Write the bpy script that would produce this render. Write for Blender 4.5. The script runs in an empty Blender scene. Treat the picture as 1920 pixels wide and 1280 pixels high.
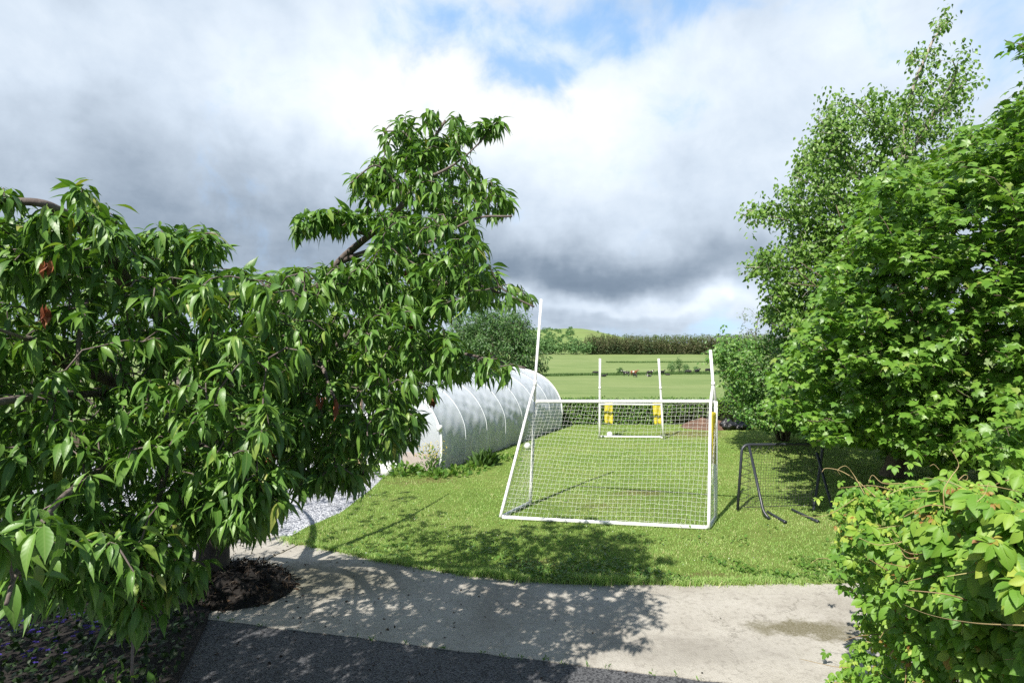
import bpy, math, random
import numpy as np
from mathutils import Vector, Matrix
random.seed(7)
rng = np.random.default_rng(11)
R = math.radians
SC = bpy.context.scene
COL = SC.collection

# ------------------------------------------------------------------ camera, sky, sun, exposure
CAM_H = 2.78
FPX = 1066.7
HOR = 648.0
cd = bpy.data.cameras.new("camera")
cam = bpy.data.objects.new("camera", cd)
COL.objects.link(cam)
cam.location = (0, 0, CAM_H)
cam.rotation_euler = (R(90.0) + math.atan((HOR - 640) / FPX), 0, 0)
cd.lens = 20.0
cd.sensor_width = 36.0
cd.clip_start = 0.05
cd.clip_end = 6000
SC.camera = cam

SUN_EL = R(49.0)
SH = Vector((0.56, 0.83, 0)).normalized()          # way the shadows run on the ground
sl = bpy.data.lights.new("sun", "SUN")
sl.energy = 5.0
sl.angle = R(0.53)
sl.color = (1.0, 0.955, 0.88)
sun = bpy.data.objects.new("sun", sl)
COL.objects.link(sun)
sun.location = (-8, -10, 20)
ld = Vector((SH.x * math.cos(SUN_EL), SH.y * math.cos(SUN_EL), -math.sin(SUN_EL)))
sun.rotation_euler = ld.to_track_quat('-Z', 'Y').to_euler()

vs = SC.view_settings
vs.view_transform = 'Standard'
vs.look = 'None'
vs.exposure = 0.6
vs.gamma = 1.0
SC.cycles.max_bounces = 8
SC.cycles.transparent_max_bounces = 12
SC.cycles.use_denoising = False
SC.cycles.sample_clamp_indirect = 2.5


class NT:
    """small helper for node trees"""
    def __init__(self, tree):
        self.t = tree
        self.n = tree.nodes
        self.l = tree.links
        self.n.clear()

    def add(self, typ, ins=None, **kw):
        nd = self.n.new(typ)
        for k, v in kw.items():
            setattr(nd, k, v)
        for k, v in (ins or {}).items():
            self.put(nd.inputs[k], v)
        return nd

    def put(self, sock, v):
        if isinstance(v, bpy.types.NodeSocket):
            self.l.new(v, sock)
        elif isinstance(v, bpy.types.Node):
            self.l.new(v.outputs[0], sock)
        else:
            if sock.type == 'RGBA' and len(v) == 3:
                v = (*v, 1)
            sock.default_value = v

    def m(self, op, a, b=None, c=None, clamp=False):
        nd = self.n.new('ShaderNodeMath')
        nd.operation = op
        nd.use_clamp = clamp
        for i, v in enumerate((a, b, c)):
            if v is not None:
                self.put(nd.inputs[i], v)
        return nd.outputs[0]

    def v(self, op, a, b=None, out=0):
        nd = self.n.new('ShaderNodeVectorMath')
        nd.operation = op
        self.put(nd.inputs[0], a)
        if b is not None:
            self.put(nd.inputs[3 if op == 'SCALE' else 1], b)
        return nd.outputs['Value'] if op in ('DOT_PRODUCT', 'LENGTH', 'DISTANCE') else nd.outputs[0]

    def mix(self, f, a, b, blend='MIX'):
        nd = self.n.new('ShaderNodeMix')
        nd.data_type = 'RGBA'
        nd.blend_type = blend
        self.put(nd.inputs[0], f)
        self.put(nd.inputs[6], a)
        self.put(nd.inputs[7], b)
        return nd.outputs[2]

    def noise(self, vec, scale, detail=4, rough=0.55, col=False, dist=0.0):
        nd = self.n.new('ShaderNodeTexNoise')
        if vec is not None:
            self.put(nd.inputs['Vector'], vec)
        nd.inputs['Scale'].default_value = scale
        nd.inputs['Detail'].default_value = detail
        nd.inputs['Roughness'].default_value = rough
        nd.inputs['Distortion'].default_value = dist
        return nd.outputs[1 if col else 0]

    def ramp(self, f, stops, interp='LINEAR'):
        nd = self.n.new('ShaderNodeValToRGB')
        self.put(nd.inputs[0], f)
        r = nd.color_ramp
        r.interpolation = interp
        while len(r.elements) < len(stops):
            r.elements.new(0.5)
        for e, (p, c) in zip(r.elements, stops):
            e.position = p
            e.color = (*c, 1) if len(c) == 3 else c
        return nd.outputs[0]

    def rng(self, f, a, b, c=0.0, d=1.0, smooth=False):
        nd = self.n.new('ShaderNodeMapRange')
        if smooth:
            nd.interpolation_type = 'SMOOTHSTEP'
        self.put(nd.inputs[0], f)
        for i, v in enumerate((a, b, c, d)):
            self.put(nd.inputs[i + 1], v)
        return nd.outputs[0]


def azel(px, py):
    x = (px - 960) / FPX
    z = (HOR - py) / FPX
    return math.atan(x), math.atan(z / math.sqrt(1 + x * x))


W = bpy.data.worlds.new("World")
SC.world = W
W.use_nodes = True
w = NT(W.node_tree)
tc = w.add('ShaderNodeTexCoord')
dirv = tc.outputs['Generated']
sky = w.add('ShaderNodeTexSky', sky_type='NISHITA', sun_disc=False)
sky.sun_elevation = SUN_EL
sky.sun_rotation = math.atan2(-SH.x, -SH.y)
sky.air_density = 1.0
sky.dust_density = 0.6
sky.ozone_density = 1.5
sep = w.add('ShaderNodeSeparateXYZ', {0: dirv})
zc = w.m('ADD', w.m('MAXIMUM', sep.outputs[2], 0.0), 0.16)
flat = w.add('ShaderNodeCombineXYZ', {0: w.m('DIVIDE', sep.outputs[0], zc), 1: w.m('DIVIDE', sep.outputs[1], zc), 2: 0.0})
n1 = w.noise(flat, 0.85, 9, 0.56, dist=0.35)
n2 = w.noise(w.v('ADD', flat, (7.3, 2.1, 0.4)), 2.6, 7, 0.6, dist=0.2)
n3 = w.noise(dirv, 3.4, 10, 0.58, dist=0.25)
n5 = w.noise(w.v('ADD', dirv, (3.1, 1.7, 5.2)), 8.0, 8, 0.6, dist=0.3)
nw = w.noise(dirv, 2.6, 5, 0.6, col=True)
nw2 = w.noise(dirv, 9.0, 4, 0.6, col=True)
warp = w.v('ADD', w.v('SCALE', w.v('SUBTRACT', nw, (0.5, 0.5, 0.5)), 0.30), w.v('SCALE', w.v('SUBTRACT', nw2, (0.5, 0.5, 0.5)), 0.07))
az = w.m('ARCTAN2', sep.outputs[0], sep.outputs[1])
el = w.m('ARCSINE', sep.outputs[2])
ae = w.v('ADD', w.add('ShaderNodeCombineXYZ', {0: az, 1: el, 2: 0.0}).outputs[0], w.v('MULTIPLY', warp, (1, 0.75, 0)))


def blob(px, py, sx, sy):
    a, e = azel(px, py)
    d = w.v('MULTIPLY', w.v('SUBTRACT', ae, (a, e, 0)), (FPX / sx, FPX / sy, 0))
    q = w.v('DOT_PRODUCT', d, d)
    return w.m('POWER', 2.71828, w.m('MULTIPLY', q, -0.5))


def blobsum(lst, base):
    acc = base
    for (px, py, sx, sy, amp) in lst:
        acc = w.m('MULTIPLY_ADD', blob(px, py, sx, sy), amp, acc)
    return acc


lum = blobsum([
    (790, 170, 190, 90, 0.42), (120, 60, 260, 120, 0.05), (480, 90, 220, 90, 0.05), (640, 250, 130, 60, 0.10),
    (420, 400, 220, 100, -0.20), (80, 420, 200, 90, -0.13), (250, 260, 160, 60, -0.05), (620, 470, 160, 70, -0.12),
    (1420, 200, 320, 130, 0.20), (1130, 260, 130, 70, 0.10), (1290, 330, 120, 50, -0.05),
    (1130, 445, 120, 50, 0.00), (1180, 508, 320, 36, -0.26), (960, 520, 200, 60, -0.14), (1500, 505, 200, 40, -0.14),
    (1180, 574, 220, 17, 0.30), (1388, 574, 16, 8, 0.12), (1200, 612, 500, 12, -0.06), (1150, 592, 120, 8, -0.12),
], 0.645)
lum = w.m('ADD', lum, w.m('MULTIPLY', w.m('SUBTRACT', n1, 0.5), 0.20))
lum = w.m('ADD', lum, w.m('MULTIPLY', w.m('SUBTRACT', n2, 0.5), 0.20))
lum = w.m('ADD', lum, w.m('MULTIPLY', w.m('SUBTRACT', n5, 0.5), 0.34))
lum = w.m('ADD', lum, w.m('MULTIPLY', w.m('SUBTRACT', n3, 0.5), 0.62), clamp=True)
ccol = w.ramp(lum, [(0.0, (0.085, 0.125, 0.18)), (0.28, (0.175, 0.225, 0.29)), (0.5, (0.325, 0.385, 0.46)), (0.70, (0.46, 0.53, 0.615)), (0.90, (0.60, 0.66, 0.72)), (1.0, (0.67, 0.69, 0.70))])
blue = blobsum([(950, 112, 70, 34, 0.95), (1180, 88, 44, 24, 0.75), (1095, 12, 90, 34, 0.85), (1040, 145, 50, 24, 0.7), (1890, 30, 120, 70, 0.75),
                (1350, 10, 100, 30, 0.55), (820, 30, 120, 34, 0.6), (1150, 618, 420, 10, 0.55)], -0.12)
blue = w.m('ADD', blue, w.m('MULTIPLY', w.m('SUBTRACT', n5, 0.5), 2.6))
blue = w.m('ADD', blue, w.m('MULTIPLY', w.m('SUBTRACT', n1, 0.5), 0.9))
blue = w.rng(blue, 0.05, 1.1, 0.0, 0.75, smooth=True)
# unseen sky towards the sun and overhead is kept clear to cut fill light
clear = w.rng(w.m('ADD', sep.outputs[1], w.m('MULTIPLY', w.m('SUBTRACT', n1, 0.5), 0.8)), 0.12, -0.25, 0.0, 0.9, smooth=True)
clear = w.m('MAXIMUM', clear, w.rng(w.m('ADD', el, w.m('MULTIPLY', w.m('SUBTRACT', n1, 0.5), 0.5)), R(36), R(58), 0.0, 0.92, smooth=True))
gap = w.m('MAXIMUM', blue, clear)
bgA = w.add('ShaderNodeBackground', {'Color': ccol, 'Strength': 1.0})
veil = w.mix(clear, w.v('ADD', w.v('SCALE', sky.outputs[0], 0.05), (0.07, 0.24, 0.50)), w.v('SCALE', sky.outputs[0], 0.04))
bgB = w.add('ShaderNodeBackground', {'Color': veil, 'Strength': 1.0})
mx = w.add('ShaderNodeMixShader', {0: gap, 1: bgA.outputs[0], 2: bgB.outputs[0]})
w.add('ShaderNodeOutputWorld', {'Surface': mx.outputs[0]})


# ------------------------------------------------------------------ helpers
def P(px, py, d):
    """the point seen at photo pixel (px, py), d metres away along the view axis"""
    return np.array(((px - 960) / FPX * d, d, CAM_H - (py - HOR) / FPX * d))


def G(px, py, z=0.0):
    """the point of the level z seen at photo pixel (px, py)"""
    d = (CAM_H - z) * FPX / (py - HOR)
    return np.array(((px - 960) / FPX * d, d, z))


def wloc(o):
    v = Vector((0, 0, 0))
    while o is not None:
        v = v + o.location
        o = o.parent
    return np.array(v)


def link(name, me, mat, parent=None):
    o = bpy.data.objects.new(name, me)
    if mat is not None and len(me.materials) == 0:
        me.materials.append(mat)
    if parent is not None:
        o.parent = parent
    COL.objects.link(o)
    return o


def raw_mesh(name, V, F, parent=None, base=None, uv=None, attrs=None, smooth=True):
    """V (n,3); F list of (k,m) index arrays, one per polygon size"""
    V = np.asarray(V, dtype=np.float32)
    off = wloc(parent) if parent is not None else (np.zeros(3) if base is None else np.asarray(base))
    V = V - off.astype(np.float32)
    me = bpy.data.meshes.new(name)
    me.vertices.add(len(V))
    me.vertices.foreach_set('co', V.ravel())
    loops = np.concatenate([f.ravel() for f in F]).astype(np.int32)
    sizes = np.concatenate([np.full(len(f), f.shape[1], dtype=np.int32) for f in F])
    starts = np.concatenate([[0], np.cumsum(sizes)[:-1]]).astype(np.int32)
    me.loops.add(len(loops))
    me.loops.foreach_set('vertex_index', loops)
    me.polygons.add(len(sizes))
    me.polygons.foreach_set('loop_start', starts)
    if uv is not None:
        l = me.uv_layers.new(name='UVMap')
        l.data.foreach_set('uv', np.asarray(uv, dtype=np.float32)[loops].ravel())
    for k, a in (attrs or {}).items():
        at = me.attributes.new(k, 'FLOAT', 'POINT')
        at.data.foreach_set('value', np.asarray(a, dtype=np.float32))
    me.update(calc_edges=True)
    me.validate()
    if not smooth:
        me.shade_flat()
    return me


def thing(name, label, cat, loc=(0, 0, 0), group=None):
    o = bpy.data.objects.new(name, None)
    o.empty_display_size = 0.2
    COL.objects.link(o)
    o.location = tuple(float(c) for c in loc)
    return tag(o, label, cat, group)


def tag(o, label=None, cat=None, group=None, kind=None):
    if label:
        o['label'] = label
    if cat:
        o['category'] = cat
    if group:
        o['group'] = group
    if kind:
        o['kind'] = kind
    return o


class Tubes:
    """collects tubes, boxes and balls, links them as one mesh"""
    def __init__(self):
        self.V, self.Q, self.T, self.n = [], [], [], 0
        self.tint = []

    def tube(self, pts, r, sides=6, cap=True, tint=0.5):
        pts = np.asarray(pts, dtype=float)
        k = len(pts)
        r = np.broadcast_to(np.asarray(r, dtype=float), (k,)) if np.ndim(r) <= 1 and np.size(r) in (1, k) else np.linspace(r[0], r[1], k)
        tg = np.gradient(pts, axis=0)
        tg /= np.linalg.norm(tg, axis=1)[:, None] + 1e-9
        u = np.cross(tg[0], (0, 0, 1.0))
        if np.linalg.norm(u) < 0.1:
            u = np.cross(tg[0], (1.0, 0, 0))
        us = []
        for t in tg:
            u = u - t * np.dot(u, t)
            u /= np.linalg.norm(u) + 1e-9
            us.append(u)
        us = np.array(us)
        vv = np.cross(tg, us)
        a = np.arange(sides) * 2 * math.pi / sides
        ring = pts[:, None, :] + r[:, None, None] * (us[:, None, :] * np.cos(a)[None, :, None] + vv[:, None, :] * np.sin(a)[None, :, None])
        self.V.append(ring.reshape(-1, 3))
        i = np.arange(k - 1)[:, None] * sides + np.arange(sides)[None, :]
        j = np.arange(k - 1)[:, None] * sides + (np.arange(sides)[None, :] + 1) % sides
        q = np.stack([i, j, j + sides, i + sides], axis=-1).reshape(-1, 4) + self.n
        self.Q.append(q)
        n = k * sides
        if cap:
            self.V.append(np.array([pts[0], pts[-1]]))
            s = np.arange(sides)
            s2 = (s + 1) % sides
            self.T.append(np.stack([s2, s, np.full(sides, n)], -1) + self.n)
            self.T.append(np.stack([s + (k - 1) * sides, s2 + (k - 1) * sides, np.full(sides, n + 1)], -1) + self.n)
            n += 2
        self.tint.append(np.full(n, tint))
        self.n += n
        return self

    def box(self, c, size, rot=0.0, tint=0.5):
        c = np.asarray(c, float)
        s = np.array([(x, y, z) for x in (-.5, .5) for y in (-.5, .5) for z in (-.5, .5)]) * np.asarray(size, float)
        cr, sr = math.cos(rot), math.sin(rot)
        s = np.stack([s[:, 0] * cr - s[:, 1] * sr, s[:, 0] * sr + s[:, 1] * cr, s[:, 2]], -1) + c
        self.V.append(s)
        q = np.array([(0, 1, 3, 2), (4, 6, 7, 5), (0, 4, 5, 1), (2, 3, 7, 6), (0, 2, 6, 4), (1, 5, 7, 3)])
        self.Q.append(q + self.n)
        self.tint.append(np.full(8, tint))
        self.n += 8
        return self

    def ball(self, c, r, seg=12, rings=8, squash=(1, 1, 1), bump=0.0):
        c = np.asarray(c, float)
        pts = [(0, 0, 1)]
        for i in range(1, rings):
            th = math.pi * i / rings
            for j in range(seg):
                ph = 2 * math.pi * j / seg
                pts.append((math.sin(th) * math.cos(ph), math.sin(th) * math.sin(ph), math.cos(th)))
        pts.append((0, 0, -1))
        p = np.array(pts)
        if bump:
            p = p * (1 + bump * rng.normal(0, 1, len(p)))[:, None]
        self.V.append(p * r * np.asarray(squash) + c)
        n = len(p)
        tr, qd = [], []
        for j in range(seg):
            tr.append((0, 1 + j, 1 + (j + 1) % seg))
            b = 1 + (rings - 2) * seg
            tr.append((n - 1, b + (j + 1) % seg, b + j))
            for i in range(rings - 2):
                a0 = 1 + i * seg
                qd.append((a0 + j, a0 + seg + j, a0 + seg + (j + 1) % seg, a0 + (j + 1) % seg))
        self.T.append(np.array(tr) + self.n)
        self.Q.append(np.array(qd) + self.n)
        self.tint.append(np.full(n, 0.5))
        self.n += n
        return self

    def build(self, name, mat, parent=None, base=None, smooth=True):
        F = []
        if self.Q:
            F.append(np.concatenate(self.Q))
        if self.T:
            F.append(np.concatenate(self.T))
        me = raw_mesh(name, np.concatenate(self.V), F, parent, base, attrs={'tint': np.concatenate(self.tint)}, smooth=smooth)
        o = link(name, me, mat, parent)
        if parent is None and base is not None:
            o.location = tuple(float(c) for c in base)
        return o


def spline(ctrl, n=8):
    """Catmull-Rom through control points"""
    c = [np.asarray(p, float) for p in ctrl]
    c = [2 * c[0] - c[1]] + c + [2 * c[-1] - c[-2]]
    out = []
    for i in range(1, len(c) - 2):
        p0, p1, p2, p3 = c[i - 1], c[i], c[i + 1], c[i + 2]
        for t in np.linspace(0, 1, n, endpoint=False):
            out.append(0.5 * (2 * p1 + (p2 - p0) * t + (2 * p0 - 5 * p1 + 4 * p2 - p3) * t * t + (3 * p1 - p0 - 3 * p2 + p3) * t ** 3))
    out.append(c[-2])
    return np.array(out)


def norm(a):
    return a / (np.linalg.norm(a, axis=-1, keepdims=True) + 1e-9)


def in_poly(px, py, poly):
    px = np.asarray(px)
    py = np.asarray(py)
    r = np.zeros(px.shape, bool)
    n = len(poly)
    for i in range(n):
        x1, y1 = poly[i]
        x2, y2 = poly[(i + 1) % n]
        c = ((y1 > py) != (y2 > py)) & (px < (x2 - x1) * (py - y1) / (y2 - y1 + 1e-12) + x1)
        r ^= c
    return r


def sample_poly(poly, n):
    a = np.array(poly, float)
    lo, hi = a.min(0), a.max(0)
    out = np.zeros((0, 2))
    while len(out) < n:
        q = lo + rng.random((n * 3 + 20, 2)) * (hi - lo)
        out = np.concatenate([out, q[in_poly(q[:, 0], q[:, 1], poly)]])
    return out[:n]


# ---- leaves
def tmpl_ovate(prof, droop=0.25, fold=0.18, twist=0.0):
    """prof: list of (t, halfwidth). Three vertices per station."""
    V, UV, Q = [], [], []
    for t, hw in prof:
        z0 = -droop * t * t
        y = t * (1 - 0.25 * droop * t)
        tw = twist * t
        for s in (-1, 0, 1):
            x = s * hw
            z = z0 + fold * abs(x) + x * tw
            V.append((x, y, z))
            UV.append((0.5 + 0.5 * s * min(1, hw / 0.2), t))
    for i in range(len(prof) - 1):
        a = i * 3
        Q += [(a, a + 1, a + 4, a + 3), (a + 1, a + 2, a + 5, a + 4)]
    return np.array(V), np.array(UV), np.array(Q), None


def tmpl_lobed(lobes, droop=0.2, fold=0.1):
    """fan around a centre: outline points (x, y) in leaf units"""
    pts = np.array(lobes, float)
    V = [(0, 0.38, 0.03)] + [(x, y, -droop * y * y - fold * x * x + 0.02 * math.sin(9 * x + 5 * y)) for x, y in pts]
    UV = [(0.5, 0.4)] + [(0.5 + x * 0.6, y) for x, y in pts]
    n = len(pts)
    T = [(0, i + 1, (i + 1) % n + 1) for i in range(n)]
    return np.array(V), np.array(UV), None, np.array(T)


CHERRY = [tmpl_ovate([(0, 0.012), (0.14, 0.016), (0.22, 0.075), (0.42, 0.135), (0.62, 0.128), (0.82, 0.058), (0.92, 0.018), (1.0, 0.003)], d, f, tw)
          for d, f, tw in ((0.6, 0.35, 0.12), (0.85, 0.3, -0.2), (0.4, 0.5, 0.25), (1.0, 0.35, 0.05), (0.3, 0.3, -0.15), (0.7, 0.6, 0.4))]
MAPLE_OUT = [(0.02, 0.0), (0.2, 0.06), (0.42, 0.1), (0.34, 0.24), (0.5, 0.42), (0.62, 0.62), (0.42, 0.58), (0.3, 0.6), (0.24, 0.66), (0.2, 0.86), (0.08, 0.92), (0, 1.1),
             (-0.08, 0.92), (-0.2, 0.86), (-0.24, 0.66), (-0.3, 0.6), (-0.42, 0.58), (-0.62, 0.62), (-0.5, 0.42), (-0.34, 0.24), (-0.42, 0.1), (-0.2, 0.06), (-0.02, 0.0)]
MAPLE = [tmpl_lobed(MAPLE_OUT, d, f) for d, f in ((0.25, 0.25), (0.1, -0.15), (0.4, 0.45), (0.0, 0.1))]
OVAL = [tmpl_ovate([(0, 0.01), (0.12, 0.02), (0.35, 0.29), (0.62, 0.27), (0.88, 0.1), (1.0, 0.01)], d, f, tw) for d, f, tw in ((0.3, 0.3, 0.2), (0.0, 0.4, -0.2), (0.5, 0.2, 0.0))]
SLIM = [tmpl_ovate([(0, 0.01), (0.4, 0.14), (0.7, 0.12), (1.0, 0.01)], d, f) for d, f in ((0.3, 0.3), (0.1, 0.5))]
DIAM = [(np.array([(0, 0, 0), (-0.3, 0.45, 0.08), (0, 1, -0.15), (0.3, 0.45, 0.08)]), np.array([(0.5, 0), (0, .5), (.5, 1), (1, .5)]), None, np.array([(0, 3, 2), (0, 2, 1)]))]
LEAFLET = [tmpl_ovate([(0, 0.01), (0.08, 0.02), (0.25, 0.15), (0.5, 0.235), (0.72, 0.2), (0.88, 0.1), (1.0, 0.006)], d, f, tw) for d, f, tw in ((0.3, 0.35, 0.1), (0.15, 0.5, -0.15), (0.5, 0.2, 0.2))]


def leaf_arrays(tm, Pp, T, Nn, S, tint):
    T = norm(T)
    Nn = Nn - T * np.sum(Nn * T, axis=1, keepdims=True)
    Nn = norm(Nn)
    B = np.cross(T, Nn)
    pick = rng.integers(0, len(tm), len(Pp))
    Vs, UVs, Qs, Ts, Ti, n = [], [], [], [], [], 0
    for k, (v, uv, q, t) in enumerate(tm):
        s = np.nonzero(pick == k)[0]
        if not len(s):
            continue
        wdt = rng.uniform(0.85, 1.12, len(s))
        X = (v[None, :, 0:1] * (B[s] * wdt[:, None])[:, None, :] + v[None, :, 1:2] * T[s][:, None, :] + v[None, :, 2:3] * Nn[s][:, None, :]) * S[s][:, None, None] + Pp[s][:, None, :]
        Vs.append(X.reshape(-1, 3))
        UVs.append(np.tile(uv, (len(s), 1)))
        Ti.append(np.repeat(tint[s], len(v)))
        o = (np.arange(len(s)) * len(v) + n)[:, None, None]
        if q is not None:
            Qs.append((q[None] + o).reshape(-1, 4))
        if t is not None:
            Ts.append((t[None] + o).reshape(-1, 3))
        n += len(s) * len(v)
    F = []
    if Qs:
        F.append(np.concatenate(Qs))
    if Ts:
        F.append(np.concatenate(Ts))
    return np.concatenate(Vs), np.concatenate(UVs), F, np.concatenate(Ti)


def leaves(name, tm, Pp, T, Nn, S, mat, parent=None, tint=None, base=None):
    if tint is None:
        tint = rng.random(len(Pp))
    V, UV, F, Ti = leaf_arrays(tm, np.asarray(Pp), np.asarray(T), np.asarray(Nn), np.asarray(S), np.asarray(tint))
    me = raw_mesh(name, V, F, parent, base, uv=UV, attrs={'tint': Ti})
    o = link(name, me, mat, parent)
    if parent is None and base is not None:
        o.location = tuple(float(c) for c in base)
    return o


def rdir(n):
    return norm(rng.normal(0, 1, (n, 3)))


# ------------------------------------------------------------------ materials
def mat_new(name):
    m = bpy.data.materials.new(name)
    m.use_nodes = True
    return m, NT(m.node_tree)


def plain(name, col, rough=0.6, var=0.15, scale=8.0, metal=0.0, bump=0.0, bscale=40.0, spec=0.5):
    m, t = mat_new(name)
    co = t.add('ShaderNodeTexCoord').outputs['Object']
    n = t.noise(co, scale, 5, 0.6)
    c = np.array(col)
    colr = t.ramp(n, [(0.25, tuple(c * (1 - var))), (0.75, tuple(np.minimum(c * (1 + var), 1)))])
    p = t.add('ShaderNodeBsdfPrincipled', {'Base Color': colr, 'Roughness': rough, 'Metallic': metal, 'Specular IOR Level': spec})
    if bump:
        t.put(p.inputs['Normal'], t.add('ShaderNodeBump', {'Height': t.noise(co, bscale, 5, 0.6), 'Strength': bump, 'Distance': 0.02}))
    t.add('ShaderNodeOutputMaterial', {0: p.outputs[0]})
    return m


def leaf_mat(name, stops, trans=0.3, rough=0.4, spec=0.5, veins=0.0, tcol=(1.25, 1.35, 0.5)):
    m, t = mat_new(name)
    ti = t.add('ShaderNodeAttribute', attribute_name='tint').outputs['Fac']
    c = t.ramp(ti, stops)
    nrm = None
    if veins:
        uv = t.add('ShaderNodeTexCoord').outputs['UV']
        s = t.add('ShaderNodeSeparateXYZ', {0: uv})
        ax = t.m('ABSOLUTE', t.m('SUBTRACT', s.outputs[0], 0.5))
        ph = t.m('SUBTRACT', s.outputs[1], t.m('MULTIPLY', ax, 0.45))
        wv = t.m('SINE', t.m('MULTIPLY', ph, 62.0))
        rib = t.rng(ax, 0.0, 0.05, 1.0, 0.0)
        c = t.mix(t.m('MULTIPLY', rib, 0.35), c, (0.28, 0.38, 0.12))
        c = t.mix(t.m('MULTIPLY', t.rng(wv, 0.6, 1.0, 0.0, 1.0), 0.05), c, (0.25, 0.36, 0.12))
        nrm = t.add('ShaderNodeBump', {'Height': t.m('ADD', wv, t.m('MULTIPLY', rib, 2.0)), 'Strength': veins, 'Distance': 0.004}).outputs[0]
    p = t.add('ShaderNodeBsdfPrincipled', {'Base Color': c, 'Roughness': rough, 'Specular IOR Level': spec})
    tl = t.add('ShaderNodeBsdfTranslucent', {'Color': t.mix(1.0, c, tcol, 'MULTIPLY')})
    if nrm is not None:
        t.put(p.inputs['Normal'], nrm)
    mx = t.add('ShaderNodeMixShader', {0: trans, 1: p.outputs[0], 2: tl.outputs[0]})
    t.add('ShaderNodeOutputMaterial', {0: mx.outputs[0]})
    return m


M = {}
M['cherry'] = leaf_mat('cherry_leaf', [(0, (0.062, 0.150, 0.026)), (0.5, (0.112, 0.240, 0.038)), (0.9, (0.185, 0.325, 0.055)), (1.0, (0.34, 0.37, 0.08))], 0.24, 0.43, 0.48, veins=0.04)
M['maple'] = leaf_mat('maple_leaf', [(0, (0.075, 0.18, 0.024)), (0.5, (0.14, 0.28, 0.036)), (0.95, (0.22, 0.36, 0.055)), (1.0, (0.28, 0.30, 0.07))], 0.30, 0.42, 0.5)
M['birch'] = leaf_mat('birch_leaf', [(0, (0.075, 0.17, 0.026)), (0.6, (0.145, 0.27, 0.040)), (1.0, (0.22, 0.35, 0.07))], 0.28, 0.45, 0.45)
M['hazel'] = leaf_mat('hazel_leaf', [(0, (0.065, 0.165, 0.030)), (0.6, (0.11, 0.24, 0.042)), (1.0, (0.20, 0.33, 0.075))], 0.28, 0.42, 0.5)
M['willow'] = leaf_mat('willow_leaf', [(0, (0.040, 0.105, 0.026)), (0.6, (0.070, 0.16, 0.036)), (1.0, (0.12, 0.23, 0.055))], 0.25, 0.45, 0.5)
M['pale'] = leaf_mat('pale_leaf', [(0, (0.12, 0.18, 0.11)), (1.0, (0.22, 0.29, 0.16))], 0.25, 0.5, 0.4)
M['hedge'] = leaf_mat('hedge_leaf', [(0, (0.060, 0.15, 0.022)), (0.6, (0.11, 0.23, 0.03)), (1.0, (0.22, 0.36, 0.05))], 0.3, 0.4, 0.5)
M['creeper'] = leaf_mat('creeper_leaf', [(0, (0.08, 0.20, 0.025)), (0.45, (0.16, 0.32, 0.038)), (0.80, (0.28, 0.42, 0.06)), (0.90, (0.40, 0.47, 0.08)), (0.94, (0.33, 0.26, 0.05)), (1.0, (0.30, 0.14, 0.04))], 0.32, 0.5, 0.38, veins=0.05)
M['weed'] = leaf_mat('weed_leaf', [(0, (0.07, 0.16, 0.025)), (0.6, (0.11, 0.23, 0.035)), (1.0, (0.20, 0.30, 0.06))], 0.3, 0.5, 0.4)
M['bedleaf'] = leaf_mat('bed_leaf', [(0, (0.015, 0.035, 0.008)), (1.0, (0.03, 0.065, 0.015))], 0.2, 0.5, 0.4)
M['grass'] = leaf_mat('grass_blade', [(0, (0.16, 0.30, 0.06)), (0.4, (0.30, 0.485, 0.125)), (0.8, (0.45, 0.58, 0.21)), (1.0, (0.62, 0.58, 0.32))], 0.35, 0.5, 0.35, tcol=(1.2, 1.25, 0.6))
M['rush'] = leaf_mat('rush_blade', [(0, (0.06, 0.12, 0.03)), (1.0, (0.10, 0.18, 0.05))], 0.2, 0.6, 0.3)
M['conifer'] = leaf_mat('conifer_needles', [(0, (0.05, 0.09, 0.04)), (0.32, (0.11, 0.145, 0.07)), (0.55, (0.18, 0.16, 0.095)), (0.78, (0.15, 0.21, 0.085)), (1.0, (0.16, 0.25, 0.10))], 0.15, 0.7, 0.2)
M['broad'] = leaf_mat('broadleaf_far', [(0, (0.07, 0.15, 0.05)), (0.6, (0.12, 0.23, 0.07)), (1.0, (0.18, 0.30, 0.09))], 0.15, 0.6, 0.3)
M['dead'] = leaf_mat('withered_leaf', [(0, (0.16, 0.045, 0.02)), (0.5, (0.30, 0.10, 0.04)), (1.0, (0.42, 0.20, 0.09))], 0.2, 0.6, 0.3, tcol=(1.2, 1, 0.8))
M['yellowflower'] = leaf_mat('yellow_petal', [(0, (0.55, 0.42, 0.03)), (1.0, (0.7, 0.6, 0.08))], 0.3, 0.6, 0.3, tcol=(1, 1, 1))
M['violet'] = leaf_mat('violet_petal', [(0, (0.025, 0.01, 0.16)), (1.0, (0.05, 0.025, 0.28))], 0.3, 0.6, 0.3, tcol=(1, 1, 1))
M['daisy'] = leaf_mat('daisy_petal', [(0, (0.8, 0.8, 0.76)), (1.0, (0.85, 0.85, 0.82))], 0.1, 0.6, 0.3, tcol=(1, 1, 1))
M['tendril'] = leaf_mat('tendril', [(0, (0.30, 0.20, 0.10)), (0.6, (0.42, 0.33, 0.15)), (1.0, (0.42, 0.42, 0.16))], 0.15, 0.5, 0.4, tcol=(1, 1, 1))
M['brown_litter'] = leaf_mat('leaf_litter', [(0, (0.012, 0.009, 0.007)), (0.8, (0.04, 0.028, 0.019)), (1.0, (0.09, 0.055, 0.03))], 0.1, 0.8, 0.2, tcol=(1, 1, 1))


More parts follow.
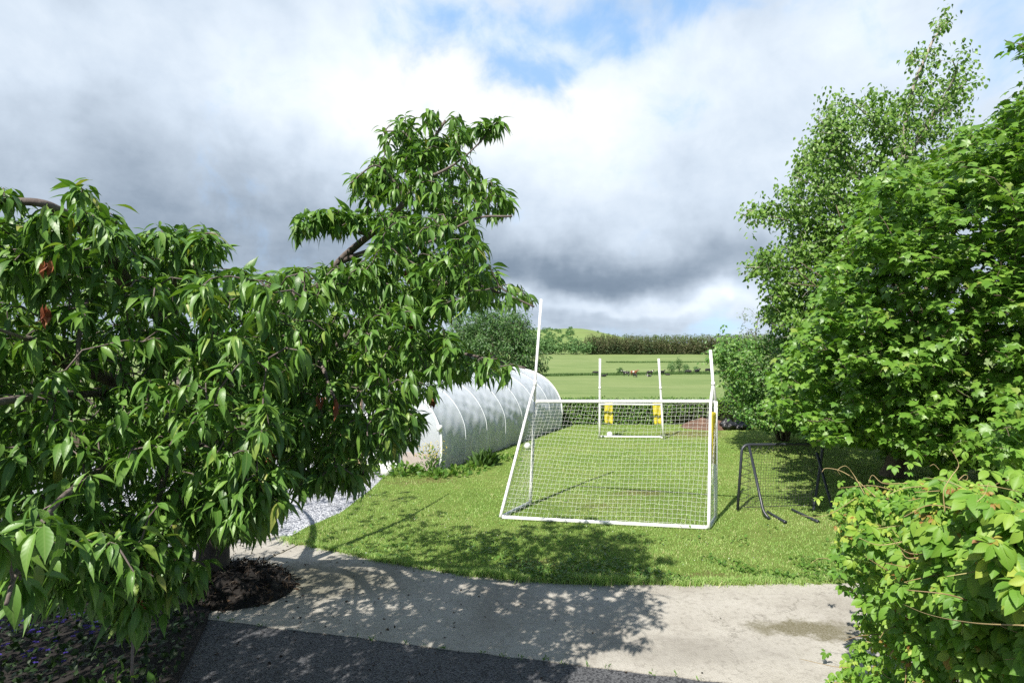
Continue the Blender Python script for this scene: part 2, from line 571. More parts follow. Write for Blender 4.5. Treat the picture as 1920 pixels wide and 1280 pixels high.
def bark(name, c0, c1, lent=0.0, rough=0.8):
    m, t = mat_new(name)
    co = t.add('ShaderNodeTexCoord').outputs['Object']
    n = t.noise(t.v('MULTIPLY', co, (1, 1, 0.35)), 18, 6, 0.65)
    c = t.ramp(n, [(0.3, c0), (0.7, c1)])
    if lent:
        b = t.noise(t.v('MULTIPLY', co, (3, 3, 30)), 3.0, 3, 0.5)
        c = t.mix(t.rng(b, 0.6, 0.68, 0, lent), c, (0.10, 0.07, 0.055))
    p = t.add('ShaderNodeBsdfPrincipled', {'Base Color': c, 'Roughness': rough})
    t.put(p.inputs['Normal'], t.add('ShaderNodeBump', {'Height': n, 'Strength': 0.5, 'Distance': 0.015}))
    t.add('ShaderNodeOutputMaterial', {0: p.outputs[0]})
    return m


M['cherry_bark'] = bark('cherry_bark', (0.075, 0.055, 0.045), (0.20, 0.165, 0.145), 0.6)
M['maple_bark'] = bark('maple_bark', (0.08, 0.06, 0.04), (0.19, 0.15, 0.095))
M['birch_bark'] = bark('birch_bark', (0.25, 0.22, 0.18), (0.48, 0.44, 0.38), 0.7)
M['dark_bark'] = bark('dark_bark', (0.07, 0.055, 0.045), (0.16, 0.13, 0.10))

M['white_pvc'] = plain('white_plastic_tube', (0.80, 0.80, 0.79), 0.38, 0.05, 3.0)
M['net_white'] = plain('white_net_cord', (0.78, 0.79, 0.74), 0.7, 0.05)
M['black_steel'] = plain('black_coated_steel', (0.028, 0.032, 0.04), 0.38, 0.2, 5)
M['net_black'] = plain('black_net_cord', (0.03, 0.03, 0.03), 0.7, 0.1)
M['black_bag'] = plain('black_polythene', (0.02, 0.021, 0.024), 0.3, 0.2, 6, bump=1.0, bscale=14)
M['soil'] = plain('brown_soil', (0.13, 0.075, 0.05), 0.9, 0.4, 5, bump=1.0, bscale=14)
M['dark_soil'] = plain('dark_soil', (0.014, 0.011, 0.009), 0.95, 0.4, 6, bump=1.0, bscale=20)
M['timber'] = plain('weathered_timber', (0.36, 0.25, 0.17), 0.75, 0.25, 12)
M['brown_board'] = plain('brown_board', (0.20, 0.12, 0.085), 0.8, 0.25, 9)
M['white_ball'] = plain('white_ball', (0.8, 0.8, 0.8), 0.4, 0.04)
M['white_sack'] = plain('white_sack', (0.72, 0.72, 0.70), 0.6, 0.12, 9, bump=0.5, bscale=20)
M['yellow_mesh'] = plain('yellow_mesh_cloth', (0.56, 0.47, 0.03), 0.7, 0.25, 14, bump=0.3, bscale=60)
M['inner_hoop'] = plain('pale_hoop_tape', (0.74, 0.77, 0.80), 0.4, 0.04)
M['hoop'] = plain('white_hoop_tape', (0.85, 0.86, 0.86), 0.4, 0.04)
M['hedge_core'] = plain('hedge_twigs', (0.03, 0.04, 0.015), 0.9, 0.4, 12)

# ------------------------------------------------------------------ the ground
def prof(y):
    return np.interp(y, [-40, 21.5, 24, 30, 60, 115, 175, 270, 370, 480, 700, 1200, 2600], [-0.06, -0.06, -0.35, -1.0, -3.1, -4.9, -6.3, -5.0, -3.0, 0.0, 4, 7.0, 9.0])


def terr(x, y):
    x = np.asarray(x, float)
    y = np.asarray(y, float)
    z = prof(y)
    far = np.clip((y - 25) / 40, 0, 1)
    z = z + far * (0.10 * np.sin(x * 0.11 + 1.3) * np.sin(y * 0.07) + 0.05 * np.sin(x * 0.31 + y * 0.23))
    hx = np.where(x < 85, (x - 85) / 230.0, (x - 85) / 55.0)
    z = z + 20.0 * np.exp(-0.5 * hx ** 2) * np.exp(-0.5 * ((y - 820) / 130.0) ** 2) * 1.0
    z = z + 3.0 * np.exp(-0.5 * ((x - 95) / 30.0) ** 2) * np.exp(-0.5 * ((y - 830) / 60.0) ** 2)
    # a second, lower rise far to the left
    z = z + 26 * np.exp(-0.5 * ((x + 420) / 260.0) ** 2) * np.exp(-0.5 * ((y - 1150) / 170.0) ** 2)
    return z


ys = np.concatenate([np.linspace(-12, 24, 19), np.geomspace(26, 2600, 110)])
us = np.linspace(-1, 1, 161)
us = np.sign(us) * np.abs(us) ** 1.3
X = us[None, :] * (18 + np.maximum(ys, 0)[:, None] * 1.6)
Y = np.repeat(ys[:, None], len(us), 1)
Z = terr(X, Y)
i = np.arange(len(ys) - 1)[:, None] * len(us) + np.arange(len(us) - 1)[None]
quads = np.stack([i, i + 1, i + 1 + len(us), i + len(us)], -1).reshape(-1, 4)
m, t = mat_new('pasture')
co = t.add('ShaderNodeTexCoord').outputs['Object']
s = t.add('ShaderNodeSeparateXYZ', {0: co})
band = t.noise(t.v('MULTIPLY', co, (0.012, 0.028, 0)), 1.0, 6, 0.62)
pat = t.noise(t.v('MULTIPLY', co, (0.06, 0.12, 0.1)), 1.0, 7, 0.65)
fin = t.noise(t.v('MULTIPLY', co, (0.8, 0.5, 0.5)), 1.0, 6, 0.7)
c = t.ramp(band, [(0.25, (0.17, 0.235, 0.075)), (0.5, (0.205, 0.265, 0.095)), (0.75, (0.24, 0.285, 0.12))])
c = t.mix(t.rng(pat, 0.42, 0.72, 0, 0.65), c, (0.11, 0.185, 0.05))
c = t.mix(t.rng(fin, 0.5, 0.8, 0, 0.35), c, (0.09, 0.16, 0.035))
hill = t.m('GREATER_THAN', s.outputs[1], 520.0)
hn = t.noise(t.v('MULTIPLY', co, (0.012, 0.012, 0.05)), 1.0, 6, 0.6)
c = t.mix(hill, c, t.ramp(hn, [(0.3, (0.13, 0.205, 0.065)), (0.55, (0.20, 0.27, 0.085)), (0.75, (0.16, 0.20, 0.07))]))
near = t.m('LESS_THAN', s.outputs[1], 22.0)
c = t.mix(near, c, t.ramp(fin, [(0.3, (0.05, 0.04, 0.025)), (0.7, (0.11, 0.085, 0.05))]))
p = t.add('ShaderNodeBsdfPrincipled', {'Base Color': c, 'Roughness': 0.95, 'Specular IOR Level': 0.15})
t.put(p.inputs['Normal'], t.add('ShaderNodeBump', {'Height': fin, 'Strength': 0.6, 'Distance': 0.25}))
t.add('ShaderNodeOutputMaterial', {0: p.outputs[0]})
o = link('terrain', raw_mesh('terrain', np.stack([X, Y, Z], -1).reshape(-1, 3), [quads]), m)
tag(o, kind='structure')


def sheet(name, poly, ztop, thick, mat, kind='structure'):
    import bmesh
    bm = bmesh.new()
    top = [bm.verts.new((p[0], p[1], ztop)) for p in poly]
    bot = [bm.verts.new((p[0], p[1], ztop - thick)) for p in poly]
    from mathutils.geometry import tessellate_polygon
    for tri in tessellate_polygon([[Vector((p[0], p[1], 0)) for p in poly]]):
        try:
            fc = bm.faces.new([top[i_] for i_ in tri])
            fc.normal_update()
            if fc.normal.z < 0:
                fc.normal_flip()
        except ValueError:
            pass
    n = len(poly)
    for a in range(n):
        b = (a + 1) % n
        bm.faces.new((top[a], bot[a], bot[b], top[b]))
    me = bpy.data.meshes.new(name)
    bm.to_mesh(me)
    bm.free()
    return tag(link(name, me, mat), kind=kind)


def wobble(pts, n=10, amp=0.03):
    """break the straight edges of an outline into a slightly uneven line"""
    out = []
    for a, b in zip(pts[:-1], pts[1:]):
        a = np.array(a[:2], float)
        b = np.array(b[:2], float)
        for k in range(n):
            out.append(a + (b - a) * k / n + rng.normal(0, amp, 2) * (k > 0))
    out.append(np.array(pts[-1][:2], float))
    return out


# concrete apron
moss = G(1490, 1178)
lowdirt = G(520, 1070)
m, t = mat_new('worn_concrete')
co = t.add('ShaderNodeTexCoord').outputs['Object']
big = t.noise(co, 0.9, 6, 0.62, dist=0.4)
mid = t.noise(co, 4.0, 6, 0.7)
vf = t.noise(co, 60, 5, 0.75)
agg = t.add('ShaderNodeTexVoronoi', {'Vector': co, 'Scale': 85.0}).outputs['Distance']
c = t.ramp(big, [(0.28, (0.30, 0.275, 0.235)), (0.5, (0.42, 0.395, 0.345)), (0.72, (0.49, 0.465, 0.415))])
c = t.mix(t.rng(mid, 0.52, 0.72, 0, 0.45), c, (0.26, 0.235, 0.205))
c = t.mix(t.rng(mid, 0.25, 0.42, 0.35, 0), c, (0.52, 0.49, 0.45))
c = t.mix(t.rng(vf, 0.5, 0.7, 0, 0.55), c, (0.20, 0.18, 0.155))
m3 = t.noise(co, 16.0, 5, 0.75)
c = t.mix(t.rng(m3, 0.52, 0.68, 0, 0.6), c, (0.22, 0.20, 0.17))
c = t.mix(t.rng(m3, 0.30, 0.44, 0.4, 0), c, (0.50, 0.47, 0.43))
ck = t.add('ShaderNodeTexVoronoi', {'Vector': t.v('ADD', co, t.v('SCALE', t.v('SUBTRACT', t.noise(co, 1.5, 5, 0.7, col=True), (0.5, 0.5, 0.5)), 0.8)), 'Scale': 0.42}, feature='DISTANCE_TO_EDGE').outputs[0]
c = t.mix(t.m('MULTIPLY', t.rng(ck, 0.002, 0.005, 0.35, 0), t.rng(mid, 0.42, 0.5, 0, 1)), c, (0.10, 0.09, 0.07))
c = t.mix(t.rng(agg, 0.0, 0.25, 0.4, 0), c, (0.55, 0.53, 0.49))
warpv = t.v('ADD', co, t.v('SCALE', t.v('SUBTRACT', t.noise(co, 2.4, 6, 0.7, col=True), (0.5, 0.5, 0.5)), 0.9))


def patch(cx, cy, sx, sy, lo, hi):
    d = t.v('LENGTH', t.v('MULTIPLY', t.v('SUBTRACT', warpv, (cx, cy, 0)), (1 / sx, 1 / sy, 0)))
    return t.rng(d, lo, hi, 1, 0, smooth=True)


mo = patch(moss[0] + 0.1, moss[1], 0.62, 0.22, 0.45, 1.15)
c = t.mix(t.m('MULTIPLY', mo, t.rng(vf, 0.3, 0.6, 0.45, 0.95)), c, (0.115, 0.10, 0.045))
c = t.mix(t.m('MULTIPLY', patch(lowdirt[0] + .3, lowdirt[1] - .2, 1.7, 0.7, 0.2, 1.3), 0.8), c, (0.10, 0.095, 0.055))
c = t.mix(t.m('MULTIPLY', patch(1.7, 5.2, 1.2, 0.35, 0.2, 1.2), 0.4), c, (0.22, 0.205, 0.18))
p = t.add('ShaderNodeBsdfPrincipled', {'Base Color': c, 'Roughness': 0.9, 'Specular IOR Level': 0.25})
t.put(p.inputs['Normal'], t.add('ShaderNodeBump', {'Height': t.m('ADD', vf, t.m('MULTIPLY', agg, 0.6)), 'Strength': 0.5, 'Distance': 0.012}))
t.add('ShaderNodeOutputMaterial', {0: p.outputs[0]})
M['concrete'] = m
tar_edge = [(-9, 6.9), (-4.6, 6.15), G(410, 1160), G(830, 1213), G(1400, 1280), (4.5, 3.7), (12, 1.2)]
te = wobble(tar_edge, 14, 0.008)
conc_far = [(12, 7.2), G(1560, 1085), G(1040, 1082), G(700, 1038), G(560, 1000), G(490, 1000), G(300, 1040), (-9, 8.6)]
sheet('concrete_path', te + [np.array(p[:2]) for p in conc_far], 0.0, 0.05, M['concrete'])
# mossy joint across the slab
j0, j1 = G(405, 1096), G(575, 1012)
tb = Tubes()
jp = np.linspace(j0, j1, 24) + np.array([0, 0, 0.001])
jp[:, :2] += rng.normal(0, 0.008, (24, 2))
jp[:, 2] = -0.004
tb.tube(jp, 0.012, 6)
tag(tb.build('slab_joint', plain('joint_moss', (0.05, 0.045, 0.022), 0.95, 0.4, 30)), kind='structure')

# tarmac
m, t = mat_new('tarmac')
co = t.add('ShaderNodeTexCoord').outputs['Object']
vo = t.add('ShaderNodeTexVoronoi', {'Vector': co, 'Scale': 62.0})
vn = t.noise(co, 1.3, 5, 0.6)
c = t.ramp(t.v('LENGTH', vo.outputs['Color']), [(0.35, (0.020, 0.021, 0.024)), (0.78, (0.040, 0.041, 0.046)), (1.05, (0.11, 0.112, 0.118))])
c = t.mix(t.rng(vn, 0.4, 0.7, 0, 0.4), c, (0.035, 0.035, 0.039))
p = t.add('ShaderNodeBsdfPrincipled', {'Base Color': c, 'Roughness': 0.78, 'Specular IOR Level': 0.45})
t.put(p.inputs['Normal'], t.add('ShaderNodeBump', {'Height': vo.outputs['Distance'], 'Strength': 0.9, 'Distance': 0.01}))
t.add('ShaderNodeOutputMaterial', {0: p.outputs[0]})
sheet('tarmac_drive', [(-9, -6), (12, -6)] + [(p[0], p[1] - 0.006) for p in te[::-1]], -0.006, 0.05, m)

# gravel yard left of the lawn
m, t = mat_new('grey_gravel')
co = t.add('ShaderNodeTexCoord').outputs['Object']
vo = t.add('ShaderNodeTexVoronoi', {'Vector': co, 'Scale': 34.0})
vn = t.noise(co, 3.0, 5, 0.6)
c = t.ramp(t.v('LENGTH', vo.outputs['Color']), [(0.4, (0.19, 0.20, 0.23)), (1.0, (0.33, 0.345, 0.385)), (1.5, (0.52, 0.53, 0.56))])
c = t.mix(t.rng(vn, 0.5, 0.75, 0, 0.5), c, (0.20, 0.20, 0.21))
p = t.add('ShaderNodeBsdfPrincipled', {'Base Color': c, 'Roughness': 0.85})
t.put(p.inputs['Normal'], t.add('ShaderNodeBump', {'Height': vo.outputs['Distance'], 'Strength': 1.0, 'Distance': 0.03, }, invert=True))
t.add('ShaderNodeOutputMaterial', {0: p.outputs[0]})
lawn_left = [G(535, 1012), G(575, 990), G(640, 962), G(700, 915), G(722, 893)]
sheet('gravel_yard', [(-14, 8.9), G(300, 1036), G(490, 997)] + [p + np.array([0.25, 0, 0]) for p in lawn_left] + [(-2.0, 12.6), (-6, 15.2), (-14, 15.2)], 0.006, 0.06, m)

# lawn
LAWN = [G(535, 1012), G(700, 1048), G(880, 1078), G(1040, 1092), G(1300, 1095), G(1560, 1092), (12, 6.62), (16, 9), (16, 20.6), (-9, 20.6), (-7, 15.3), (-3.0, 12.7)] + lawn_left[::-1]
LAWN = [tuple(p[:2]) for p in LAWN]
lawn_outline = wobble(LAWN[:7], 26, 0.022) + [np.array(p) for p in LAWN[7:-1]]
m, t = mat_new('lawn_turf')
co = t.add('ShaderNodeTexCoord').outputs['Object']
a1 = t.noise(co, 0.55, 6, 0.6)
a2 = t.noise(co, 3.5, 6, 0.7)
a3 = t.noise(t.v('MULTIPLY', co, (1, 1, 1)), 45, 6, 0.8)
c = t.ramp(a1, [(0.3, (0.16, 0.25, 0.045)), (0.5, (0.22, 0.31, 0.065)), (0.7, (0.29, 0.35, 0.10))])
c = t.mix(t.rng(a2, 0.55, 0.75, 0, 0.5), c, (0.24, 0.25, 0.08))
c = t.mix(t.rng(a3, 0.45, 0.75, 0, 0.6), c, (0.08, 0.14, 0.02))
wv = t.v('ADD', co, t.v('SCALE', t.v('SUBTRACT', t.noise(co, 1.8, 5, 0.7, col=True), (0.5, 0.5, 0.5)), 1.2))
for (px, py, sx, sy, k) in ((1200, 925, 0.5, 0.25, 0.6), (1120, 950, 0.35, 0.2, 0.35), (1010, 1060, 0.4, 0.14, 0.6), (1330, 1078, 0.7, 0.10, 0.5), (1300, 815, 1.2, 0.9, 0.7), (820, 900, 0.5, 0.25, 0.5), (760, 905, .6, .3, .4)):
    g = G(px, py)
    d = t.v('LENGTH', t.v('MULTIPLY', t.v('SUBTRACT', wv, (g[0], g[1], 0)), (1 / sx, 1 / sy, 0)))
    c = t.mix(t.m('MULTIPLY', t.rng(d, 0.3, 1.2, 1, 0, smooth=True), k), c, (0.20, 0.135, 0.07))
p = t.add('ShaderNodeBsdfPrincipled', {'Base Color': c, 'Roughness': 0.95, 'Specular IOR Level': 0.15})
t.put(p.inputs['Normal'], t.add('ShaderNodeBump', {'Height': a3, 'Strength': 1.0, 'Distance': 0.05}))
t.add('ShaderNodeOutputMaterial', {0: p.outputs[0]})
sheet('lawn', lawn_outline, 0.022, 0.1, m)
LZ = 0.022


def grass_blades(name, pts, h, wdt, tint, mat, lean=0.5, z=LZ):
    n = len(pts)
    a = rng.random(n) * 2 * math.pi
    dx = np.stack([np.cos(a), np.sin(a), np.zeros(n)], -1)
    b = rng.random(n) * 2 * math.pi
    le = np.stack([np.cos(b), np.sin(b), np.zeros(n)], -1) * (h * rng.random(n) * lean)[:, None]
    p0 = np.concatenate([pts, np.full((n, 1), z - 0.004)], 1) if pts.shape[1] == 2 else pts
    up = np.array([0, 0, 1.0])[None] * h[:, None]
    v = np.stack([p0 - dx * wdt[:, None] * .5, p0 + dx * wdt[:, None] * .5, p0 + le * .35 + up * .6 + dx * wdt[:, None] * .35, p0 + le * .35 + up * .6 - dx * wdt[:, None] * .35, p0 + le + up * .92], 1)
    o = np.arange(n)[:, None] * 5
    F = [np.concatenate([o, o + 1, o + 2, o + 3], 1), np.concatenate([o + 3, o + 2, o + 4], 1)]
    me = raw_mesh(name, v.reshape(-1, 3), F, attrs={'tint': np.repeat(tint, 5)})
    return link(name, me, mat)


def vnoise(x, y, s, seed=0):
    x = x * s + seed * 17.3
    y = y * s + seed * 7.7
    r = np.sin(x * 1.0 + 1.7 * np.sin(y * .9)) * np.sin(y * 1.13 + 1.3 * np.sin(x * .8 + seed)) + .5 * np.sin(x * 2.3 + y * 1.9 + seed)
    return r / 1.5


def in_lawn(q):
    return in_poly(q[:, 0], q[:, 1], [tuple(p) for p in lawn_outline])


N = 520000
yy = 6.5 * (20.5 / 6.5) ** rng.random(N)
xx = (rng.random(N) * 2 - 1) * yy * 0.98
q = np.stack([xx, yy], -1)
# tunnel floor stays free
q = q[in_lawn(q) & ~((q[:, 0] < -0.9) & (q[:, 1] > 13.4) & (q[:, 0] < (q[:, 1] - 12.4) * 0.47 - 1.5))]
q = q[(q[:, 0] < 9.5)]
cl = vnoise(q[:, 0], q[:, 1], 3.1, 1) * .5 + vnoise(q[:, 0], q[:, 1], 9, 2) * .5
bare = np.zeros(len(q))
for (px, py, sx, sy, k) in ((1200, 925, 0.6, 0.3, 0.9), (1120, 950, 0.45, 0.25, .7), (1260, 960, .4, .2, .6), (1010, 1060, 0.5, 0.16, 0.8), (1330, 1078, 0.9, 0.14, 0.8), (1300, 815, 1.0, 0.9, 0.7), (820, 900, 0.5, 0.25, 0.6), (760, 905, .6, .3, .5), (1180, 835, 1.1, .5, .5), (1430, 1000, .7, .2, .4)):
    g = G(px, py)
    bare = np.maximum(bare, k * np.exp(-0.5 * (((q[:, 0] - g[0]) / sx) ** 2 + ((q[:, 1] - g[1]) / sy) ** 2)))
bare = bare * np.clip(.7 + .8 * vnoise(q[:, 0], q[:, 1], 5.3, 8), 0, 1.2)
keep = rng.random(len(q)) < (0.66 + 0.34 * cl) * (1 - bare)
q = q[keep]
cl = cl[keep]
edge = np.clip((7.6 - q[:, 1]) / 1.0, 0, 1)
hh = (0.016 + 0.022 * rng.random(len(q)) + 0.012 * np.clip(cl, 0, 1) + edge * 0.012 * rng.random(len(q)))
ti = np.clip(0.48 + 0.20 * vnoise(q[:, 0], q[:, 1], 1.1, 3) + 0.12 * cl + rng.normal(0, 0.25, len(q)), 0, 1)
o = grass_blades('grass', q, hh, 0.0035 + 0.0004 * q[:, 1] + 0.002 * rng.random(len(q)), ti, M['grass'], 0.9)
tag(o, 'short mown grass blades growing all over the lawn', 'grass', kind='stuff')
# ragged longer fringe along the path
fr = []
lo_ = np.array(lawn_outline[:130])
for k in range(13000):
    a = lo_[rng.integers(0, len(lo_))]
    fr.append(a + rng.normal(0, 0.035, 2) + np.array([rng.normal(0, 0.05), 0.035]))
fr = np.array(fr)
dens = vnoise(fr[:, 0], fr[:, 1], 2.6, 5)
fr = fr[rng.random(len(fr)) < 0.6 + 0.5 * dens]
dens = vnoise(fr[:, 0], fr[:, 1], 2.6, 5)
o = grass_blades('grass_fringe', fr, 0.03 + 0.085 * np.clip(dens + .4, 0, 1) * rng.random(len(fr)) + 0.02, np.full(len(fr), 0.006), np.clip(rng.normal(0.55, 0.25, len(fr)), 0, 1), M['grass'], 1.2, z=0.006)
tag(o, 'ragged longer grass fringe along the concrete edge', 'grass', kind='stuff')
# broad weed leaves and daisies in the turf
q = np.stack([rng.uniform(-3.2, 6.2, 7000), 6.68 + rng.exponential(0.5, 7000)], -1)
q = q[in_lawn(q)]
q = q[vnoise(q[:, 0], q[:, 1], 2.2, 9) > 0.0]
T = rdir(len(q))
T[:, 2] = np.abs(T[:, 2]) * 0.5 + 0.1
o = leaves('lawn_weeds', OVAL, np.concatenate([q, rng.uniform(LZ, LZ + .04, (len(q), 1))], 1), T, np.tile((0, 0, 1.0), (len(q), 1)), rng.uniform(0.03, 0.075, len(q)), M['weed'])
tag(o, 'small broad clover and dandelion leaves in the turf', 'weeds', kind='stuff')
q = np.stack([rng.uniform(-3, 6.5, 520), rng.uniform(6.9, 17, 520)], -1)
q = q[in_lawn(q)]
q = q[vnoise(q[:, 0], q[:, 1], 1.3, 4) > 0.1]
n = len(q)
o = leaves('daisies', DIAM, np.concatenate([q, np.full((n, 1), LZ + 0.045)], 1), np.stack([rng.normal(0, 1, n), rng.normal(0, 1, n), rng.normal(0, .2, n)], -1), np.tile((0, 0, 1.0), (n, 1)), rng.uniform(0.014, 0.024, n), M['daisy'])
tag(o, 'tiny white daisies scattered over the lawn', 'daisies', kind='stuff')
# little weeds in the seam between tarmac and concrete
q = []
for k in range(46):
    a = np.array(te[rng.integers(14, 62)])
    q += [a + rng.normal(0, .018, 2) for _ in range(rng.integers(2, 9))]
q = np.array(q)
n = len(q)
T = rdir(n)
T[:, 2] = np.abs(T[:, 2]) + .2
o = leaves('seam_weeds', SLIM, np.concatenate([q, np.full((n, 1), .002)], 1), T, rdir(n) + (0, 0, .6), rng.uniform(.015, .045, n), M['weed'])
tag(o, 'tiny weeds growing along the seam between tarmac and concrete', 'weeds', kind='stuff')
# dark litter specks on the concrete
q = np.stack([rng.uniform(-4, 3.2, 900), rng.uniform(4.6, 8, 900)], -1)
q = q[rng.random(900) < np.clip(0.75 - 0.25 * (q[:, 0] + 2.2), 0.04, 1)]
n = len(q)
T = rdir(n)
T[:, 2] *= 0.25
o = leaves('leaf_litter', OVAL, np.concatenate([q, np.full((n, 1), 0.006)], 1), T, np.tile((0, 0, 1.0), (n, 1)), rng.uniform(0.012, 0.05, n), M['brown_litter'])
tag(o, 'dry dark leaf crumbs scattered on the concrete path', 'leaf litter', kind='stuff')


# ------------------------------------------------------------------ trees
def grow(tips, nodes, sag=0.12, r_tip=0.0035, r_k=0.010, sides=4, maxseg=5, wander=0.05, bias=None):
    """connect every tip to the nearest branch, nearest first; twigs become branches for later tips.
    returns Tubes of twigs and the direction in which each twig ends"""
    tb = Tubes()
    cap = len(nodes) + len(tips) * maxseg + 10
    Nd = np.zeros((cap, 3))
    Nd[:len(nodes)] = nodes
    k = len(nodes)
    d0 = np.array([np.min(np.linalg.norm(nodes - p, axis=1)) for p in tips])
    order = np.argsort(d0)
    dirs = np.zeros((len(tips), 3))
    for i in order:
        p = tips[i]
        dv = p - Nd[:k]
        dist = np.sqrt((dv * dv).sum(1))
        cost = dist + 0.35 * np.maximum(0, -dv[:, 2])
        j = int(np.argmin(cost))
        L = dist[j]
        a = Nd[j]
        n = max(3, min(maxseg + 1, int(L / 0.12) + 2))
        s = np.linspace(0, 1, n)
        pts = a + (p - a) * s[:, None]
        pts[:, 2] += sag * L * np.sin(math.pi * s)
        pts[1:-1] += rng.normal(0, wander * L, (n - 2, 3)) if n > 2 else 0
        r = np.linspace(r_tip + r_k * min(L, 0.9), r_tip, n)
        tb.tube(pts, r, sides, cap=False, tint=rng.random())
        dirs[i] = pts[-1] - pts[-2]
        Nd[k:k + n - 1] = pts[1:]
        k += n - 1
    return tb, norm(dirs)


def limb_nodes(limbs, step=0.12):
    out = []
    for pts, r in limbs:
        for a, b in zip(pts[:-1], pts[1:]):
            n = max(1, int(np.linalg.norm(b - a) / step))
            for s in range(n):
                out.append(a + (b - a) * s / n)
    return np.array(out)


def whorls(tips, dirs, nmin, nmax, size, droop, spread_up=0.3, back=0.12, along=0.5):
    """leaf bunches at the twig ends, drooping"""
    Pp, T, Nn, S = [], [], [], []
    for p, d in zip(tips, dirs):
        n = int(rng.integers(nmin, nmax + 1))
        ph0 = rng.random() * 6.28
        dr = rng.uniform(*droop)
        for k in range(n):
            ph = ph0 + k * 2.4 + rng.normal(0, 0.25)
            el = -dr + rng.normal(0, 0.28) + spread_up * (k % 3 == 0)
            t = np.array([math.cos(ph) * math.cos(el), math.sin(ph) * math.cos(el), math.sin(el)]) + d * 0.35
            nn = np.array([math.cos(ph) * 0.55, math.sin(ph) * 0.55, 0.9]) + rng.normal(0, 0.22, 3)
            f = rng.random() ** 1.5 * (back if rng.random() < along else 0.02)
            Pp.append(p - d * f + rng.normal(0, 0.008, 3))
            T.append(t)
            Nn.append(nn)
            S.append(rng.uniform(*size) * (0.75 + 0.25 * min(1, k / 3)))
    return np.array(Pp), np.array(T), np.array(Nn), np.array(S)


# ---- the cherry, at the left: broad low crown reaching towards the house
base = G(398, 1105)
ch = thing('cherry_tree', 'spreading cherry tree with long drooping dark green leaves over the driveway', 'tree', base)
fork = np.array([base[0] + 0.12, base[1] - 0.1, 1.25])
trunk = Tubes()
tp = spline([base + (0, 0, -0.05), base + (0.02, -0.01, 0.35), base + (0.06, -0.05, 0.8), fork], 8)
trunk.tube(tp, np.interp(np.linspace(0, 1, len(tp)), [0, 0.15, 0.5, 1], [0.26, 0.19, 0.17, 0.16]), 14)
trunk.build('trunk', bark('shaded_trunk_bark', (0.028, 0.022, 0.018), (0.085, 0.07, 0.06), 0.5), ch)  # darker copy of the limb bark, standing in for shade under the crown
LIMBS = []


def limb(ctrl, r0, r1, n=7):
    pts = spline(ctrl, n)
    LIMBS.append((pts, r1 + (r0 - r1) * (1 - np.linspace(0, 1, len(pts))) ** 2.0))
    return pts


hub = fork + np.array([0, 0, 0.02])
l1 = limb([hub, P(500, 760, 5.7), P(560, 600, 4.9), P(635, 492, 4.4), P(735, 405, 4.1), P(775, 345, 4.2), P(800, 280, 4.3), P(835, 225, 4.3)], 0.07, 0.010)
limb([P(640, 488, 4.4), P(665, 480, 4.3), P(720, 462, 4.2), P(800, 455, 4.0), P(890, 410, 3.8), P(960, 405, 3.7)], 0.032, 0.007)
limb([P(775, 340, 4.2), P(830, 320, 4.1), P(880, 285, 4.1), P(935, 228, 4.2)], 0.018, 0.005)
limb([P(690, 440, 4.2), P(650, 430, 4.1), P(610, 425, 4.0), P(565, 432, 3.95)], 0.016, 0.005)
limb([P(760, 370, 4.05), P(730, 330, 4.0), P(700, 310, 3.95), P(655, 345, 3.9)], 0.016, 0.005)
limb([P(785, 300, 4.25), P(760, 250, 4.3), P(720, 245, 4.3)], 0.012, 0.005)
limb([hub, P(500, 800, 5.8), P(590, 715, 5.0), P(690, 663, 4.5), P(780, 652, 4.1), P(880, 665, 3.8), P(985, 690, 3.7)], 0.08, 0.008)
limb([P(580, 690, 4.9), P(700, 590, 4.5), P(840, 530, 4.0), P(940, 550, 3.8), P(1002, 575, 3.75)], 0.035, 0.006)
limb([P(590, 715, 5.0), P(680, 730, 4.7), P(740, 770, 4.4), P(770, 830, 4.2)], 0.03, 0.006)
limb([P(520, 780, 5.7), P(580, 810, 5.0), P(640, 850, 4.5), P(680, 900, 4.2)], 0.03, 0.006)
limb([hub, P(430, 740, 5.6), P(330, 620, 4.3), P(250, 545, 3.4), P(195, 475, 2.95), P(150, 425, 2.75), P(110, 395, 2.6), P(55, 378, 2.5), P(-80, 382, 2.45)], 0.10, 0.016)
limb([P(330, 620, 4.3), P(300, 520, 3.6), P(240, 440, 3.1), P(185, 390, 2.85), P(150, 352, 2.75)], 0.03, 0.005)
limb([P(400, 680, 5.0), P(410, 570, 4.1), P(480, 540, 3.6), P(545, 535, 3.35), P(590, 520, 3.2)], 0.04, 0.007)
limb([P(545, 535, 3.35), P(556, 570, 3.25), P(563, 592, 3.2)], 0.012, 0.008)
limb([P(330, 620, 4.3), P(330, 480, 3.5), P(380, 440, 3.3), P(410, 440, 3.25)], 0.02, 0.005)
limb([hub, P(400, 800, 5.4), P(290, 740, 3.9), P(120, 740, 2.8), P(-40, 760, 2.2), P(-150, 790, 1.9)], 0.07, 0.012)
limb([P(250, 545, 3.4), P(170, 560, 2.9), P(150, 620, 2.75), P(146, 700, 2.7)], 0.018, 0.009)
limb([P(290, 740, 3.9), P(330, 800, 3.3), P(400, 850, 2.9), P(425, 900, 2.75), P(440, 965, 2.65)], 0.025, 0.008)
limb([P(430, 740, 5.6), P(520, 700, 4.2), P(590, 675, 3.6), P(620, 730, 3.3), P(635, 765, 3.2)], 0.035, 0.008)
limb([P(290, 740, 3.9), P(220, 850, 3.0), P(110, 940, 2.1), P(40, 1060, 1.55), P(15, 1130, 1.4)], 0.03, 0.005)
limb([P(330, 800, 3.3), P(300, 930, 2.8), P(265, 1060, 2.5), P(254, 1160, 2.4), P(250, 1262, 2.35)], 0.018, 0.006)
